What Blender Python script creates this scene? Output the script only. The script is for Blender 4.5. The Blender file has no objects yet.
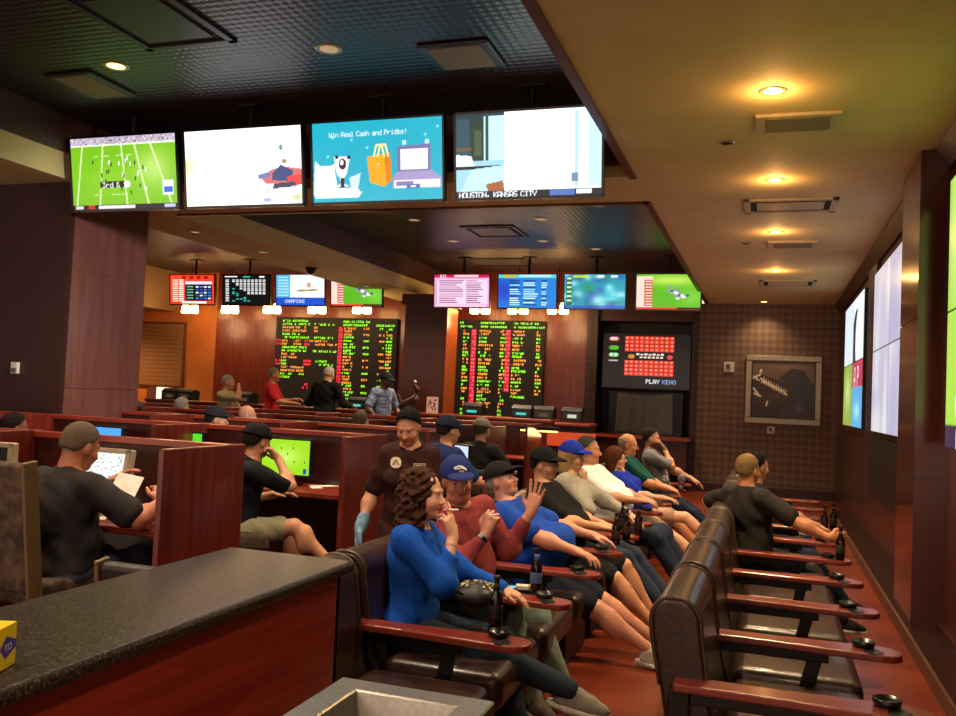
import bpy, math, random
import numpy as np
from mathutils import Vector, Matrix
random.seed(7)
SC = bpy.context.scene
COL = SC.collection
R = math.radians

# ------------------------------------------------------------------ camera
CAM = Vector((0, 0, 1.67)); F_PX = 870.0
_th, _pi, _ro = R(18.55), R(2.43), R(2.58)
_f = Vector((-math.sin(_th)*math.cos(_pi), math.cos(_th)*math.cos(_pi), math.sin(_pi)))
_r = Vector((math.cos(_th), math.sin(_th), 0)); _u = _r.cross(_f)
_cr = _r*math.cos(_ro) + _u*math.sin(_ro); _cu = _u*math.cos(_ro) - _r*math.sin(_ro)
cd = bpy.data.cameras.new('camera'); cam = bpy.data.objects.new('camera', cd); COL.objects.link(cam)
cd.sensor_width = 36; cd.lens = F_PX/956*36; cd.clip_start = .05
m = Matrix((_cr, _cu, -_f)).transposed().to_4x4(); m.translation = CAM; cam.matrix_world = m
SC.camera = cam

def at(px, py, X=None, Y=None, Z=None):
    d = _f*F_PX + _cr*(px-478) + _cu*(358-py)
    t = (Z-CAM.z)/d.z if Z is not None else (Y/d.y if Y is not None else X/d.x)
    return CAM + d*t

# ------------------------------------------------------------------ meshes
class MB:
    def __init__(s): s.v = []; s.f = []; s.M = None
    def add(s, vs, fs):
        n = len(s.v)
        for p in vs:
            p = Vector(p)
            if s.M is not None: p = s.M @ p
            s.v.append(tuple(p))
        for f in fs: s.f.append(tuple(i+n for i in f))
        return s
    def box(s, x0, x1, y0, y1, z0, z1):
        return s.add([(x0,y0,z0),(x1,y0,z0),(x1,y1,z0),(x0,y1,z0),(x0,y0,z1),(x1,y0,z1),(x1,y1,z1),(x0,y1,z1)],
              [(0,3,2,1),(4,5,6,7),(0,1,5,4),(1,2,6,5),(2,3,7,6),(3,0,4,7)])
    def cb(s, cx, cy, cz, sx, sy, sz): return s.box(cx-sx/2, cx+sx/2, cy-sy/2, cy+sy/2, cz-sz/2, cz+sz/2)
    def cyl(s, a, b, r0, r1=None, n=16, cap=True):
        a = Vector(a); b = Vector(b); r1 = r0 if r1 is None else r1
        d = (b-a).normalized(); u = d.orthogonal().normalized(); w = d.cross(u)
        vs = []
        for p, r in ((a, r0), (b, r1)):
            for i in range(n):
                t = 2*math.pi*i/n; vs.append(p + u*r*math.cos(t) + w*r*math.sin(t))
        fs = [(i, (i+1) % n, n+(i+1) % n, n+i) for i in range(n)]
        if cap: fs += [tuple(range(n-1, -1, -1)), tuple(range(n, 2*n))]
        return s.add(vs, fs)
    def tube(s, pts, r, n=8):
        pts = [Vector(p) for p in pts]
        vs = []; k = len(pts); up = None
        for i, p in enumerate(pts):
            d = (pts[min(i+1, k-1)]-pts[max(i-1, 0)]).normalized()
            u = d.orthogonal().normalized() if up is None else (up - d*up.dot(d)).normalized()
            up = u; w = d.cross(u)
            rr = r[i] if isinstance(r, (list, tuple)) else r
            for j in range(n):
                t = 2*math.pi*j/n; vs.append(p+u*rr*math.cos(t)+w*rr*math.sin(t))
        fs = [(i*n+j, i*n+(j+1) % n, (i+1)*n+(j+1) % n, (i+1)*n+j) for i in range(k-1) for j in range(n)]
        fs += [tuple(range(n-1, -1, -1)), tuple(range((k-1)*n, k*n))]
        return s.add(vs, fs)
    def lathe(s, prof, c=(0, 0, 0), n=20):
        vs = []; fs = []; k = len(prof)
        for r, z in prof:
            for j in range(n):
                t = 2*math.pi*j/n; vs.append((c[0]+r*math.cos(t), c[1]+r*math.sin(t), c[2]+z))
        for i in range(k-1):
            for j in range(n): fs.append((i*n+j, i*n+(j+1) % n, (i+1)*n+(j+1) % n, (i+1)*n+j))
        if prof[0][0] > 0: fs.append(tuple(range(n-1, -1, -1)))
        if prof[-1][0] > 0: fs.append(tuple(range((k-1)*n, k*n)))
        return s.add(vs, fs)
    def prism(s, poly, z0, z1):
        n = len(poly)
        vs = [(x, y, z0) for x, y in poly]+[(x, y, z1) for x, y in poly]
        return s.add(vs, [tuple(range(n-1, -1, -1)), tuple(range(n, 2*n))]+[(i, (i+1) % n, n+(i+1) % n, n+i) for i in range(n)])
    def extr(s, prof, y0, y1):
        """profile in x,z extruded along y"""
        n = len(prof)
        vs = [(x, y0, z) for x, z in prof]+[(x, y1, z) for x, z in prof]
        return s.add(vs, [tuple(range(n)), tuple(range(2*n-1, n-1, -1))]+[(i, n+i, n+(i+1) % n, (i+1) % n) for i in range(n)])
    def ell(s, c, r, n=14, m=9):
        prof = [(math.sin(math.pi*i/m), -math.cos(math.pi*i/m)) for i in range(m+1)]
        vs = [(c[0], c[1], c[2]-r[2])]
        for q, z in prof[1:-1]:
            for j in range(n):
                t = 2*math.pi*j/n; vs.append((c[0]+r[0]*q*math.cos(t), c[1]+r[1]*q*math.sin(t), c[2]+r[2]*z))
        vs.append((c[0], c[1], c[2]+r[2])); L = len(vs)-1
        fs = [(0, 1+(j+1) % n, 1+j) for j in range(n)]
        for i in range(m-2):
            for j in range(n): fs.append((1+i*n+j, 1+i*n+(j+1) % n, 1+(i+1)*n+(j+1) % n, 1+(i+1)*n+j))
        b = 1+(m-2)*n
        fs += [(b+j, b+(j+1) % n, L) for j in range(n)]
        return s.add(vs, fs)

def obj(name, mb, mat, parent=None, bevel=0, smooth=False, loc=None, seg=2):
    me = bpy.data.meshes.new(name); me.from_pydata(mb.v, [], mb.f); me.materials.append(mat)
    if smooth: me.polygons.foreach_set('use_smooth', [True]*len(me.polygons))
    o = bpy.data.objects.new(name, me); COL.objects.link(o)
    if parent: o.parent = parent
    if loc is not None: o.location = loc
    if bevel:
        b = o.modifiers.new('bevel', 'BEVEL'); b.width = bevel; b.segments = seg; b.limit_method = 'ANGLE'; b.angle_limit = R(35)
        if smooth:
            w = o.modifiers.new('wn', 'WEIGHTED_NORMAL')
    return o
def tag(o, label, cat, group=None, kind=None):
    if label: o['label'] = label
    if cat: o['category'] = cat
    if group: o['group'] = group
    if kind: o['kind'] = kind
    return o
def empty(name, loc=(0, 0, 0), rz=0, label=None, cat=None, group=None):
    o = bpy.data.objects.new(name, None); COL.objects.link(o); o.location = loc; o.rotation_euler = (0, 0, rz)
    return tag(o, label, cat, group)
def struct(name, mb, mat, bevel=0):
    o = obj(name, mb, mat, None, bevel); o['kind'] = 'structure'; return o
def copy_tree(o, parent=None, loc=None, label=None):
    kids = list(o.children)
    c = o.copy(); COL.objects.link(c); c.parent = parent
    if loc is not None: c.location = loc
    if label: c['label'] = label
    for k in kids: copy_tree(k, c)
    return c

# ------------------------------------------------------------------ materials
def lin(c):
    if isinstance(c, str): c = [int(c[i:i+2], 16)/255 for i in (0, 2, 4)]
    return [(x/12.92 if x <= .04045 else ((x+.055)/1.055)**2.4) for x in c[:3]]
class N:
    def __init__(s, name):
        s.m = bpy.data.materials.new(name); s.m.use_nodes = True; s.t = s.m.node_tree
        s.p = s.t.nodes['Principled BSDF']; s.tc = None
    def n(s, typ, **kw):
        x = s.t.nodes.new(typ)
        for k, v in kw.items():
            if k in x.inputs.keys(): x.inputs[k].default_value = v
            else: setattr(x, k, v)
        return x
    def l(s, a, b): s.t.links.new(a, b)
    def co(s, scale=(1, 1, 1), rot=(0, 0, 0)):
        if not s.tc: s.tc = s.n('ShaderNodeTexCoord')
        mp = s.n('ShaderNodeMapping'); mp.inputs['Scale'].default_value = scale; mp.inputs['Rotation'].default_value = rot
        s.l(s.tc.outputs['Object'], mp.inputs[0]); return mp.outputs[0]
    def ramp(s, fac, stops):
        r = s.n('ShaderNodeValToRGB'); e = r.color_ramp.elements
        while len(e) < len(stops): e.new(.5)
        for i, (p, c) in enumerate(stops): e[i].position = p; e[i].color = (*lin(c), 1)
        s.l(fac, r.inputs[0]); return r.outputs[0]
    def bump(s, h, st=.3, d=.01):
        b = s.n('ShaderNodeBump'); b.inputs['Strength'].default_value = st; b.inputs['Distance'].default_value = d
        s.l(h, b.inputs['Height']); s.l(b.outputs[0], s.p.inputs['Normal'])
def mat(name, c, rough=.5, metal=0, c2=None, scale=20, bump=0, bscale=60, spec=.5, coat=0, bdist=.004):
    k = N(name); p = k.p; p.inputs['Roughness'].default_value = rough; p.inputs['Metallic'].default_value = metal
    p.inputs['Specular IOR Level'].default_value = spec; p.inputs['Coat Weight'].default_value = coat
    t = k.n('ShaderNodeTexNoise'); t.inputs['Scale'].default_value = scale; t.inputs['Detail'].default_value = 4
    k.l(k.co(), t.inputs[0])
    if c2 is None:
        cc = lin(c); c2l = [x*.82 for x in cc]
        r = k.n('ShaderNodeValToRGB'); r.color_ramp.elements[0].position = .35; r.color_ramp.elements[1].position = .65
        r.color_ramp.elements[0].color = (*c2l, 1); r.color_ramp.elements[1].color = (*cc, 1)
        k.l(t.outputs[0], r.inputs[0]); k.l(r.outputs[0], p.inputs['Base Color'])
    else: k.l(k.ramp(t.outputs[0], [(.38, c2), (.62, c)]), p.inputs['Base Color'])
    if bump:
        b = k.n('ShaderNodeTexNoise'); b.inputs['Scale'].default_value = bscale; b.inputs['Detail'].default_value = 3
        k.l(k.co(), b.inputs[0]); k.bump(b.outputs[0], bump, bdist)
    return k.m
def wood(name, ca, cb, rough=.3, axis=2, coat=.3, sc=1.0):
    k = N(name); s = [14*sc, 14*sc, 14*sc]; s[axis] = 1.2*sc
    t = k.n('ShaderNodeTexNoise'); t.inputs['Scale'].default_value = 1.6; t.inputs['Detail'].default_value = 6; t.inputs['Distortion'].default_value = .6
    k.l(k.co(s), t.inputs[0]); k.l(k.ramp(t.outputs[0], [(.3, ca), (.7, cb)]), k.p.inputs['Base Color'])
    k.p.inputs['Roughness'].default_value = rough; k.p.inputs['Coat Weight'].default_value = coat; k.p.inputs['Coat Roughness'].default_value = .15
    k.bump(t.outputs[0], .08, .002); return k.m
def emit(name, c, st):
    k = N(name); k.p.inputs['Base Color'].default_value = (*lin(c), 1)
    k.p.inputs['Emission Color'].default_value = (*lin(c), 1); k.p.inputs['Emission Strength'].default_value = st
    return k.m
def lattice(name, ca, cb, a=28, rough=.6, bump=.3, ax=(0, 2)):
    """small diamond lattice over two axes"""
    k = N(name); sp = k.n('ShaderNodeSeparateXYZ'); k.l(k.co(), sp.inputs[0])
    x, z = sp.outputs[ax[0]], sp.outputs[ax[1]]
    def sn(op):
        q = k.n('ShaderNodeMath'); q.operation = op; k.l(x, q.inputs[0]); k.l(z, q.inputs[1])
        w = k.n('ShaderNodeMath'); w.operation = 'MULTIPLY'; k.l(q.outputs[0], w.inputs[0]); w.inputs[1].default_value = a
        e = k.n('ShaderNodeMath'); e.operation = 'SINE'; k.l(w.outputs[0], e.inputs[0]); return e.outputs[0]
    pr = k.n('ShaderNodeMath'); pr.operation = 'MULTIPLY'; k.l(sn('ADD'), pr.inputs[0]); k.l(sn('SUBTRACT'), pr.inputs[1])
    mr = k.n('ShaderNodeMapRange'); mr.inputs['From Min'].default_value = -.6; mr.inputs['From Max'].default_value = .6
    k.l(pr.outputs[0], mr.inputs[0])
    k.l(k.ramp(mr.outputs[0], [(.2, ca), (.8, cb)]), k.p.inputs['Base Color'])
    k.p.inputs['Roughness'].default_value = rough
    if bump: k.bump(mr.outputs[0], bump, .01)
    return k.m
def vcol(name, rough=.5, emitst=0, bump=0, bscale=80, sss=0):
    k = N(name); a = k.n('ShaderNodeAttribute'); a.attribute_name = 'Col'
    if emitst:
        k.p.inputs['Base Color'].default_value = (.01, .01, .01, 1); k.l(a.outputs['Color'], k.p.inputs['Emission Color'])
        k.p.inputs['Emission Strength'].default_value = emitst
    else: k.l(a.outputs['Color'], k.p.inputs['Base Color'])
    k.p.inputs['Roughness'].default_value = rough
    if sss:
        k.p.inputs['Subsurface Weight'].default_value = sss; k.p.inputs['Subsurface Scale'].default_value = .01
        k.p.inputs['Subsurface Radius'].default_value = (1, .35, .2)
    if bump:
        b = k.n('ShaderNodeTexNoise'); b.inputs['Scale'].default_value = bscale; k.l(k.co(), b.inputs[0]); k.bump(b.outputs[0], bump, .003)
    return k.m
_mc = {}
def M(key, *a, **k):
    if key not in _mc: _mc[key] = mat(key, *a, **k)
    return _mc[key]

CHERRY = wood('cherry_veneer', '4a1710', '6d2618', .28, 2)
CHERRY_Y = wood('cherry_arm', '6a2418', '8e3826', .3, 0)
MAROON = wood('maroon_panel', '43150f', '561c14', .35, 2)
WALLW = wood('dark_wall_panel', '3a1510', '4c1c15', .3, 2)
COLW = wood('lit_column_veneer', '603a34', '6e463e', .18, 2, .6, .5)  # lit-face tone of the column wood, its pinkish reflections mixed into the colour
DARKW = wood('dark_desk_wood', '2c0f0b', '401610', .35, 0)
CREAM = mat('cream_paint', 'd6c28c', .75, c2='d0bb84', scale=3)
CROWN = mat('crown_brown', '4a2e28', .5)
LEATHER = mat('brown_leather', '3a2418', .33, c2='2b1a12', scale=9, bump=.35, bscale=45, coat=.15)
BLACKP = mat('black_plastic', '131214', .35)
BLACKM = mat('black_metal', '1a1516', .4, .3)
STEEL = mat('brushed_steel', 'a9a59c', .32, 1, scale=60)
WHITEP = mat('white_plastic', 'd9d2c4', .4)
PAPER = mat('white_paper', 'efe8da', .7)
FABC = mat('patterned_upholstery', '5a4632', .85, c2='2e1f17', scale=14, bump=.3)
# ------------------------------------------------------------------ painted screens
_F = dict(zip('0123456789', '3E5149453E 00427F4000 4261514946 2141454B31 1814127F10 2745454539 3C4A494930 0171090503 3649494936 064949291E'.split()))
_F.update(zip('ABCDEFGHIJKLMNOPQRSTUVWXYZ', '7E1111117E 7F49494936 3E41414122 7F4141221C 7F49494941 7F09090901 3E4149497A 7F0808087F 00417F4100 2040413F01 7F08142241 7F40404040 7F020C027F 7F0408107F 3E4141413E 7F09090906 3E4151215E 7F09192946 4649494931 01017F0101 3F4040403F 1F2040201F 3F4038403F 6314081463 0708700807 6151494543'.split()))
_F.update(zip('ashinelrzdptokguc', '2054545478 4854545420 7F08040478 00447D4000 7C08040478 3854545418 00417F4000 7C08040408 4464544C44 384444487F 7C14141408 043F444020 3844444438 7F10284400 0C5252523E 3C40407C00 3844444428'.split()))
_F.update({'-': '0808080808', '+': '08083E0808', '.': '0060600000', '!': '00005F0000', '/': '2010080402', ':': '0036360000', '&': '3649552250', ',': '0050300000', '?': '0201510906'})
class Cv:
    def __init__(s, w, h, c='000000'):
        s.w = w; s.h = h; s.a = np.zeros((h, w, 3)); s.a[:] = s.c(c)
        s.Y, s.X = np.mgrid[0:h, 0:w]
    def c(s, c): return np.array([int(c[i:i+2], 16)/255 for i in (0, 2, 4)]) if isinstance(c, str) else np.array(c)
    def rect(s, x0, y0, x1, y1, c, al=1):
        x0, x1 = max(0, int(x0)), max(0, int(x1)); y0, y1 = max(0, int(y0)), max(0, int(y1))
        s.a[y0:y1, x0:x1] = s.a[y0:y1, x0:x1]*(1-al)+s.c(c)*al
    def ell(s, x, y, rx, ry, c, al=1):
        m = ((s.X-x)/rx)**2+((s.Y-y)/ry)**2 < 1; s.a[m] = s.a[m]*(1-al)+s.c(c)*al
    def soft(s, x, y, rx, ry, c, al=1):
        d = np.exp(-(((s.X-x)/rx)**2+((s.Y-y)/ry)**2))[..., None]*al; s.a = s.a*(1-d)+s.c(c)*d
    def poly(s, pts, c, al=1):
        m = np.zeros((s.h, s.w), bool); n = len(pts)
        for i in range(n):
            (xa, ya), (xb, yb) = pts[i], pts[(i+1) % n]
            if ya == yb: continue
            q = (s.Y+.5 > min(ya, yb)) & (s.Y+.5 <= max(ya, yb)) & (s.X+.5 < (s.Y+.5-ya)*(xb-xa)/(yb-ya)+xa); m ^= q
        s.a[m] = s.a[m]*(1-al)+s.c(c)*al
    def line(s, x0, y0, x1, y1, c, w=1, al=1):
        dx, dy = x1-x0, y1-y0; L = dx*dx+dy*dy or 1
        t = np.clip(((s.X-x0)*dx+(s.Y-y0)*dy)/L, 0, 1)
        m = np.hypot(s.X-x0-t*dx, s.Y-y0-t*dy) <= w/2+.3; s.a[m] = s.a[m]*(1-al)+s.c(c)*al
    def text(s, x, y, t, c, k=1, gap=1):
        for ch in t:
            if ch in _F:
                for i in range(5):
                    b = int(_F[ch][2*i:2*i+2], 16)
                    for j in range(7):
                        if b >> j & 1: s.rect(x+i*k, y+j*k, x+i*k+k, y+j*k+k, c)
            x += (5+gap)*k if ch != ' ' else 4*k
        return x
def lin_np(a): return np.where(a <= .04045, a/12.92, ((a+.055)/1.055)**2.4)
def grid_mesh(name, cv, fn, mat_, parent=None, linear=False):
    """mesh of cv.w x cv.h points placed by fn(u, v) (v up), coloured by the canvas"""
    h, w = cv.h, cv.w
    u = np.repeat(np.linspace(0, 1, w)[None], h, 0); v = np.repeat(np.linspace(1, 0, h)[:, None], w, 1)
    P = np.stack(fn(u, v), -1).reshape(-1, 3)
    i = np.arange((h-1)*(w-1)); r, c = i//(w-1), i % (w-1); a = r*w+c
    fs = np.stack([a+w, a+w+1, a+1, a], -1)
    me = mesh_np(name, P, fs, lin_np(cv.a.reshape(-1, 3)))
    me.materials.append(mat_); o = bpy.data.objects.new(name, me); COL.objects.link(o); o.parent = parent
    return o
def mesh_np(name, P, fs, cols=None, smooth=False):
    me = bpy.data.meshes.new(name); me.vertices.add(len(P)); me.vertices.foreach_set('co', np.asarray(P, np.float32).ravel())
    n = len(fs); k = fs.shape[1]
    me.loops.add(n*k); me.loops.foreach_set('vertex_index', fs.astype(np.int32).ravel())
    me.polygons.add(n); me.polygons.foreach_set('loop_start', np.arange(0, n*k, k, dtype=np.int32)); me.polygons.foreach_set('loop_total', np.full(n, k, np.int32))
    if smooth: me.polygons.foreach_set('use_smooth', np.ones(n, bool))
    me.update(calc_edges=True)
    if cols is not None:
        at_ = me.color_attributes.new('Col', 'FLOAT_COLOR', 'POINT')
        at_.data.foreach_set('color', np.concatenate([cols, np.ones((len(P), 1))], 1).astype(np.float32).ravel())
    return me

def cv_football():
    c = Cv(160, 90, '7cc21e'); c.rect(0, 0, 160, 9, 'c9b8cc')
    rnd = random.Random(1)
    for i in range(150): c.rect(x := rnd.randrange(160), y := rnd.randrange(1, 9), x+2, y+1, rnd.choice(['5a4a70', 'ffffff', '8a80a0', '3a3050']))
    c.rect(0, 9, 160, 11, 'f0f8e0')
    for xa, xb in ((18, 6), (50, 42), (78, 84), (98, 116), (122, 150)): c.line(xa, 11, xb, 83, 'e8ffc0', 1.6)
    c.soft(125, 40, 25, 22, 'eaffb0', .6); c.soft(60, 50, 40, 20, '95d830', .5)
    for i in range(15): c.text(rnd.randrange(20, 120), rnd.choice((20, 68)), '-', 'd8ffb0')
    for i in range(26):
        x = 80+rnd.gauss(0, 20); y = 45+rnd.gauss(0, 13); c.rect(x, y, x+2, y+5, rnd.choice(['303828', 'ffffff', '202830', 'f0f0f0']))
    c.rect(44, 55, 82, 63, '10140c'); c.text(47, 56, '3rd & 10', 'ffffff'); c.rect(82, 55, 88, 63, 'ffffff')
    c.rect(138, 56, 154, 74, 'f4f8ff'); c.rect(140, 64, 153, 71, '2070d0')
    c.rect(0, 84, 160, 90, '181c28'); c.rect(4, 85, 16, 89, 'd8d8d8'); c.rect(24, 84, 34, 89, 'd03030'); c.rect(40, 85, 96, 89, 'e8e8f4'); c.rect(140, 85, 156, 89, 'c0c8e8')
    return c
def cv_race():
    c = Cv(160, 90, 'ffffff'); c.soft(0, 42, 16, 14, 'd89868', .8); c.rect(0, 0, 160, 4, 'f4f0d8', .6); c.soft(8, 60, 14, 20, 'f0e0b8', .6)
    c.poly([(104, 58), (118, 50), (134, 46), (160, 50), (160, 66), (112, 66)], 'b04848', .9); c.poly([(120, 54), (132, 44), (148, 52), (146, 64), (120, 62)], '304068')
    c.poly([(100, 55), (116, 52), (118, 58), (102, 60)], '606898'); c.poly([(140, 58), (160, 56), (160, 68), (142, 70)], 'c83838'); c.poly([(122, 66), (150, 64), (152, 70), (120, 72)], '30384c')
    c.ell(132, 24, 3, 4, '60886c'); c.ell(136, 40, 4, 3, '8c7c58'); c.ell(112, 84, 6, 3, '9098c0'); c.soft(152, 82, 10, 6, '90a060', .8)
    for x in (112, 148): c.ell(x, 72, 5, 4, 'b8a8b0', .8)
    return c
def cv_cash():
    c = Cv(200, 112, '10b4cc'); c.soft(100, 50, 90, 60, '08a8c4', .6)
    for x, y in ((60, 22), (84, 34), (130, 12), (30, 18), (22, 44), (172, 20), (190, 10)): c.text(x, y, '+', 'a8f0f8')
    c.text(27, 14, 'Win Real Cash and Prizes!', 'e8feff', 1, 0)
    c.poly([(0, 100), (4, 52), (12, 60), (34, 60), (40, 96), (78, 98), (72, 106), (4, 106)], 'e8ffff')
    c.poly([(34, 48), (60, 48), (54, 72), (50, 78), (50, 86), (58, 90), (36, 90), (44, 86), (43, 78), (38, 72)], 'f8fcff'); c.ell(47, 58, 6, 8, '301838'); c.ell(46, 56, 3, 4, 'ffffff'); c.rect(44, 78, 50, 92, '381830'); c.ell(38, 48, 3, 3, '201030'); c.ell(57, 49, 3, 3, '201030')
    c.poly([(28, 92), (70, 92), (76, 100), (24, 100)], 'ffffff'); c.line(20, 96, 34, 60, 'ffffff', 5); c.poly([(58, 78), (76, 72), (72, 92), (60, 92)], 'd0e8f8')
    c.poly([(86, 50), (122, 46), (124, 84), (112, 92), (90, 86)], 'f8a818'); c.poly([(112, 48), (122, 46), (124, 84), (116, 90)], 'd88410')
    for dx in (0, 6): c.line(96+dx, 50, 100+dx, 34, 'fff0a0', 2); c.line(100+dx, 34, 108+dx, 34, 'fff0a0', 2); c.line(108+dx, 34, 112+dx, 50, 'fff0a0', 2)
    c.text(100, 60, '7', 'ffe890'); c.poly([(132, 38), (182, 36), (182, 74), (132, 74)], '7c70a8'); c.rect(137, 42, 178, 70, 'f8fcff')
    c.poly([(126, 80), (132, 72), (184, 72), (198, 82), (198, 96), (124, 94)], 'a898c8'); c.rect(127, 84, 196, 95, 'f0ecf8'); c.rect(130, 86, 156, 92, '8c80b0'); c.rect(146, 90, 166, 96, '5870a8'); c.rect(152, 92, 160, 94, 'ffffff')
    for x in (140, 174): c.rect(x, 30, x+6, 36, 'c8f0f0')
    return c
def cv_room():
    c = Cv(180, 100, 'f8ffff'); c.rect(0, 0, 62, 100, '183038'); c.rect(36, 4, 62, 58, 'a8d4d4'); c.rect(38, 0, 42, 58, '283c40'); c.rect(20, 10, 36, 60, '20322c'); c.rect(24, 20, 33, 50, '3c4c34'); c.rect(0, 6, 18, 60, '2c4c58', .7)
    c.rect(0, 56, 62, 96, '88b4c8'); c.poly([(0, 48), (20, 50), (24, 62), (0, 66)], 'c8e8f0'); c.rect(0, 40, 20, 44, '604830'); c.rect(0, 62, 62, 66, '101c20'); c.poly([(20, 66), (62, 62), (62, 96), (4, 96)], 'a4ccd8')
    c.poly([(38, 84), (60, 80), (62, 92), (42, 94)], '8c5030'); c.rect(142, 0, 180, 90, 'c4e4f4'); c.rect(148, 4, 152, 90, '98bcd0'); c.rect(164, 0, 180, 90, 'a8cce4'); c.rect(144, 74, 152, 84, '5c7890')
    c.rect(0, 92, 180, 100, '101820'); c.text(4, 93, 'HOUSTON, KANSAS CITY', 'e0e8f0', 1, 0); c.rect(118, 92, 148, 100, '4060a0'); c.rect(150, 93, 168, 98, 'e0e4f0')
    return c
def cv_list(bg, hd, rows, cols, tx, seed, body=None):
    c = Cv(110, 62, bg); rnd = random.Random(seed); c.rect(0, 0, 110, 6, hd); c.text(12, 0, 'KO', 'ffffff'); c.rect(40, 1, 88, 5, 'ffffff', .8)
    if body: c.rect(6, 9, 106, 56, body)
    for r in range(rows):
        y = 11+r*46//rows
        for x, w in cols: c.rect(x, y, x+w*rnd.uniform(.6, 1), y+2, rnd.choice(tx))
    c.rect(4, 57, 104, 60, 'ffffff', .5)
    return c
def cv_grass(redleft=True):
    c = Cv(110, 62, '58b41e'); c.soft(60, 10, 60, 10, 'd8f060', .8); c.soft(95, 40, 20, 16, '84d040', .8)
    if redleft: c.rect(0, 4, 28, 60, 'f8d8c8'); c.rect(14, 10, 28, 56, 'd04828'); [c.rect(16, 12+5*i, 27, 14+5*i, 'ffe8d8') for i in range(9)]
    rnd = random.Random(3)
    for i in range(22): x = 70+rnd.gauss(0, 9); y = 36+(x-70)*.6+rnd.gauss(0, 4); c.ell(x, y, 3, 2.4, rnd.choice(['e8e8f0', '404878', 'ffffff', '9090b0']))
    c.rect(0, 58, 110, 62, 'd84030'); c.rect(70, 58, 110, 61, '181010')
    return c
def cv_blue():
    c = Cv(110, 62, '1880d8'); c.soft(10, 30, 24, 24, '0838c0', .9); c.rect(0, 0, 110, 7, '50c8d8'); c.rect(10, 1, 34, 6, 'c8b820'); c.rect(40, 1, 100, 5, 'e8f8ff', .7)
    rnd = random.Random(5)
    for r in range(12):
        for x, w in ((22, 22), (48, 30), (82, 12)): c.rect(x, 11+r*4, x+w*rnd.uniform(.7, 1), 13+r*4, rnd.choice(['a0e8ff', 'd8f8ff', '0c3078']))
    return c
def cv_teal():
    c = Cv(110, 62, '1898b0'); rnd = random.Random(6)
    for i in range(40): c.soft(rnd.randrange(110), rnd.randrange(62), rnd.uniform(4, 14), rnd.uniform(3, 9), rnd.choice(['68e0e8', '106878', 'd0fff8', '2858b8', '209060']), .7)
    c.rect(4, 4, 14, 56, '206848'); [c.rect(5, 6+8*i, 13, 9+8*i, 'd8f8c8') for i in range(6)]; c.rect(16, 2, 44, 6, 'c8d820'); c.rect(60, 2, 72, 6, 'e8ffff'); c.rect(84, 2, 96, 6, 'e0f0ff'); c.rect(0, 56, 110, 62, '2038c0', .6)
    return c
def cv_golf():
    c = Cv(110, 62, 'e8f0ff'); c.rect(0, 0, 32, 62, '50b0e0'); [c.rect(4, 4+6*i, 28, 7+6*i, 'a8e0ff') for i in range(8)]
    c.soft(70, 28, 30, 12, 'fffff0', 1); c.line(48, 32, 92, 30, 'a89050', 3); c.ell(74, 20, 5, 6, 'c8a888'); c.rect(70, 10, 76, 16, 'ffffff')
    c.rect(0, 46, 110, 62, '2050c8'); c.text(20, 50, 'CHAMPIONS', 'd8e8ff', 1, 0); return c
def cv_tote():
    c = Cv(110, 62, '0c1010'); rnd = random.Random(8); c.rect(4, 3, 34, 5, 'ffffff'); c.rect(48, 3, 64, 6, '30b0a0'); c.rect(86, 3, 98, 6, 'ffffff')
    for r in range(13):
        y = 10+r*3.6; c.rect(6, y, 14, y+2, 'e8e8e8')
        for k in range(9):
            x = 22+9*k
            if x > 14+r*5 and r < 9 or (x < r*5 and rnd.random() < .4): c.rect(x, y, x+6, y+2, 'f0f0f0' if x > r*5 else '40b8b0')
    return c
def cv_red():
    c = Cv(110, 62, 'f03a20'); c.rect(3, 3, 107, 59, 'e84828'); rnd = random.Random(9)
    for i in range(4): c.rect(30+18*i, 3, 40+18*i, 9, 'a81010')
    c.rect(38, 14, 104, 54, '141418'); c.rect(38, 14, 104, 20, 'e8e0f0')
    for r in range(11):
        c.rect(6, 10+r*4.4, 20, 12.5+r*4.4, 'ffe0c8'); c.rect(22, 10+r*4.4, 34, 12.5+r*4.4, 'fff8f0')
    for r in range(5):
        c.rect(42, 24+6*r, 58, 26+6*r, '70c8a0')
        for k in range(4): c.rect(64+10*k, 24+6*r, 71+10*k, 27+6*r, rnd.choice(['3050c0', 'f0f0f0', '5080e8']))
    c.rect(30, 56, 90, 60, 'ffffff'); return c
LEDG, LEDA, LEDR = '90ff20', 'ff9838', 'ff2838'
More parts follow.
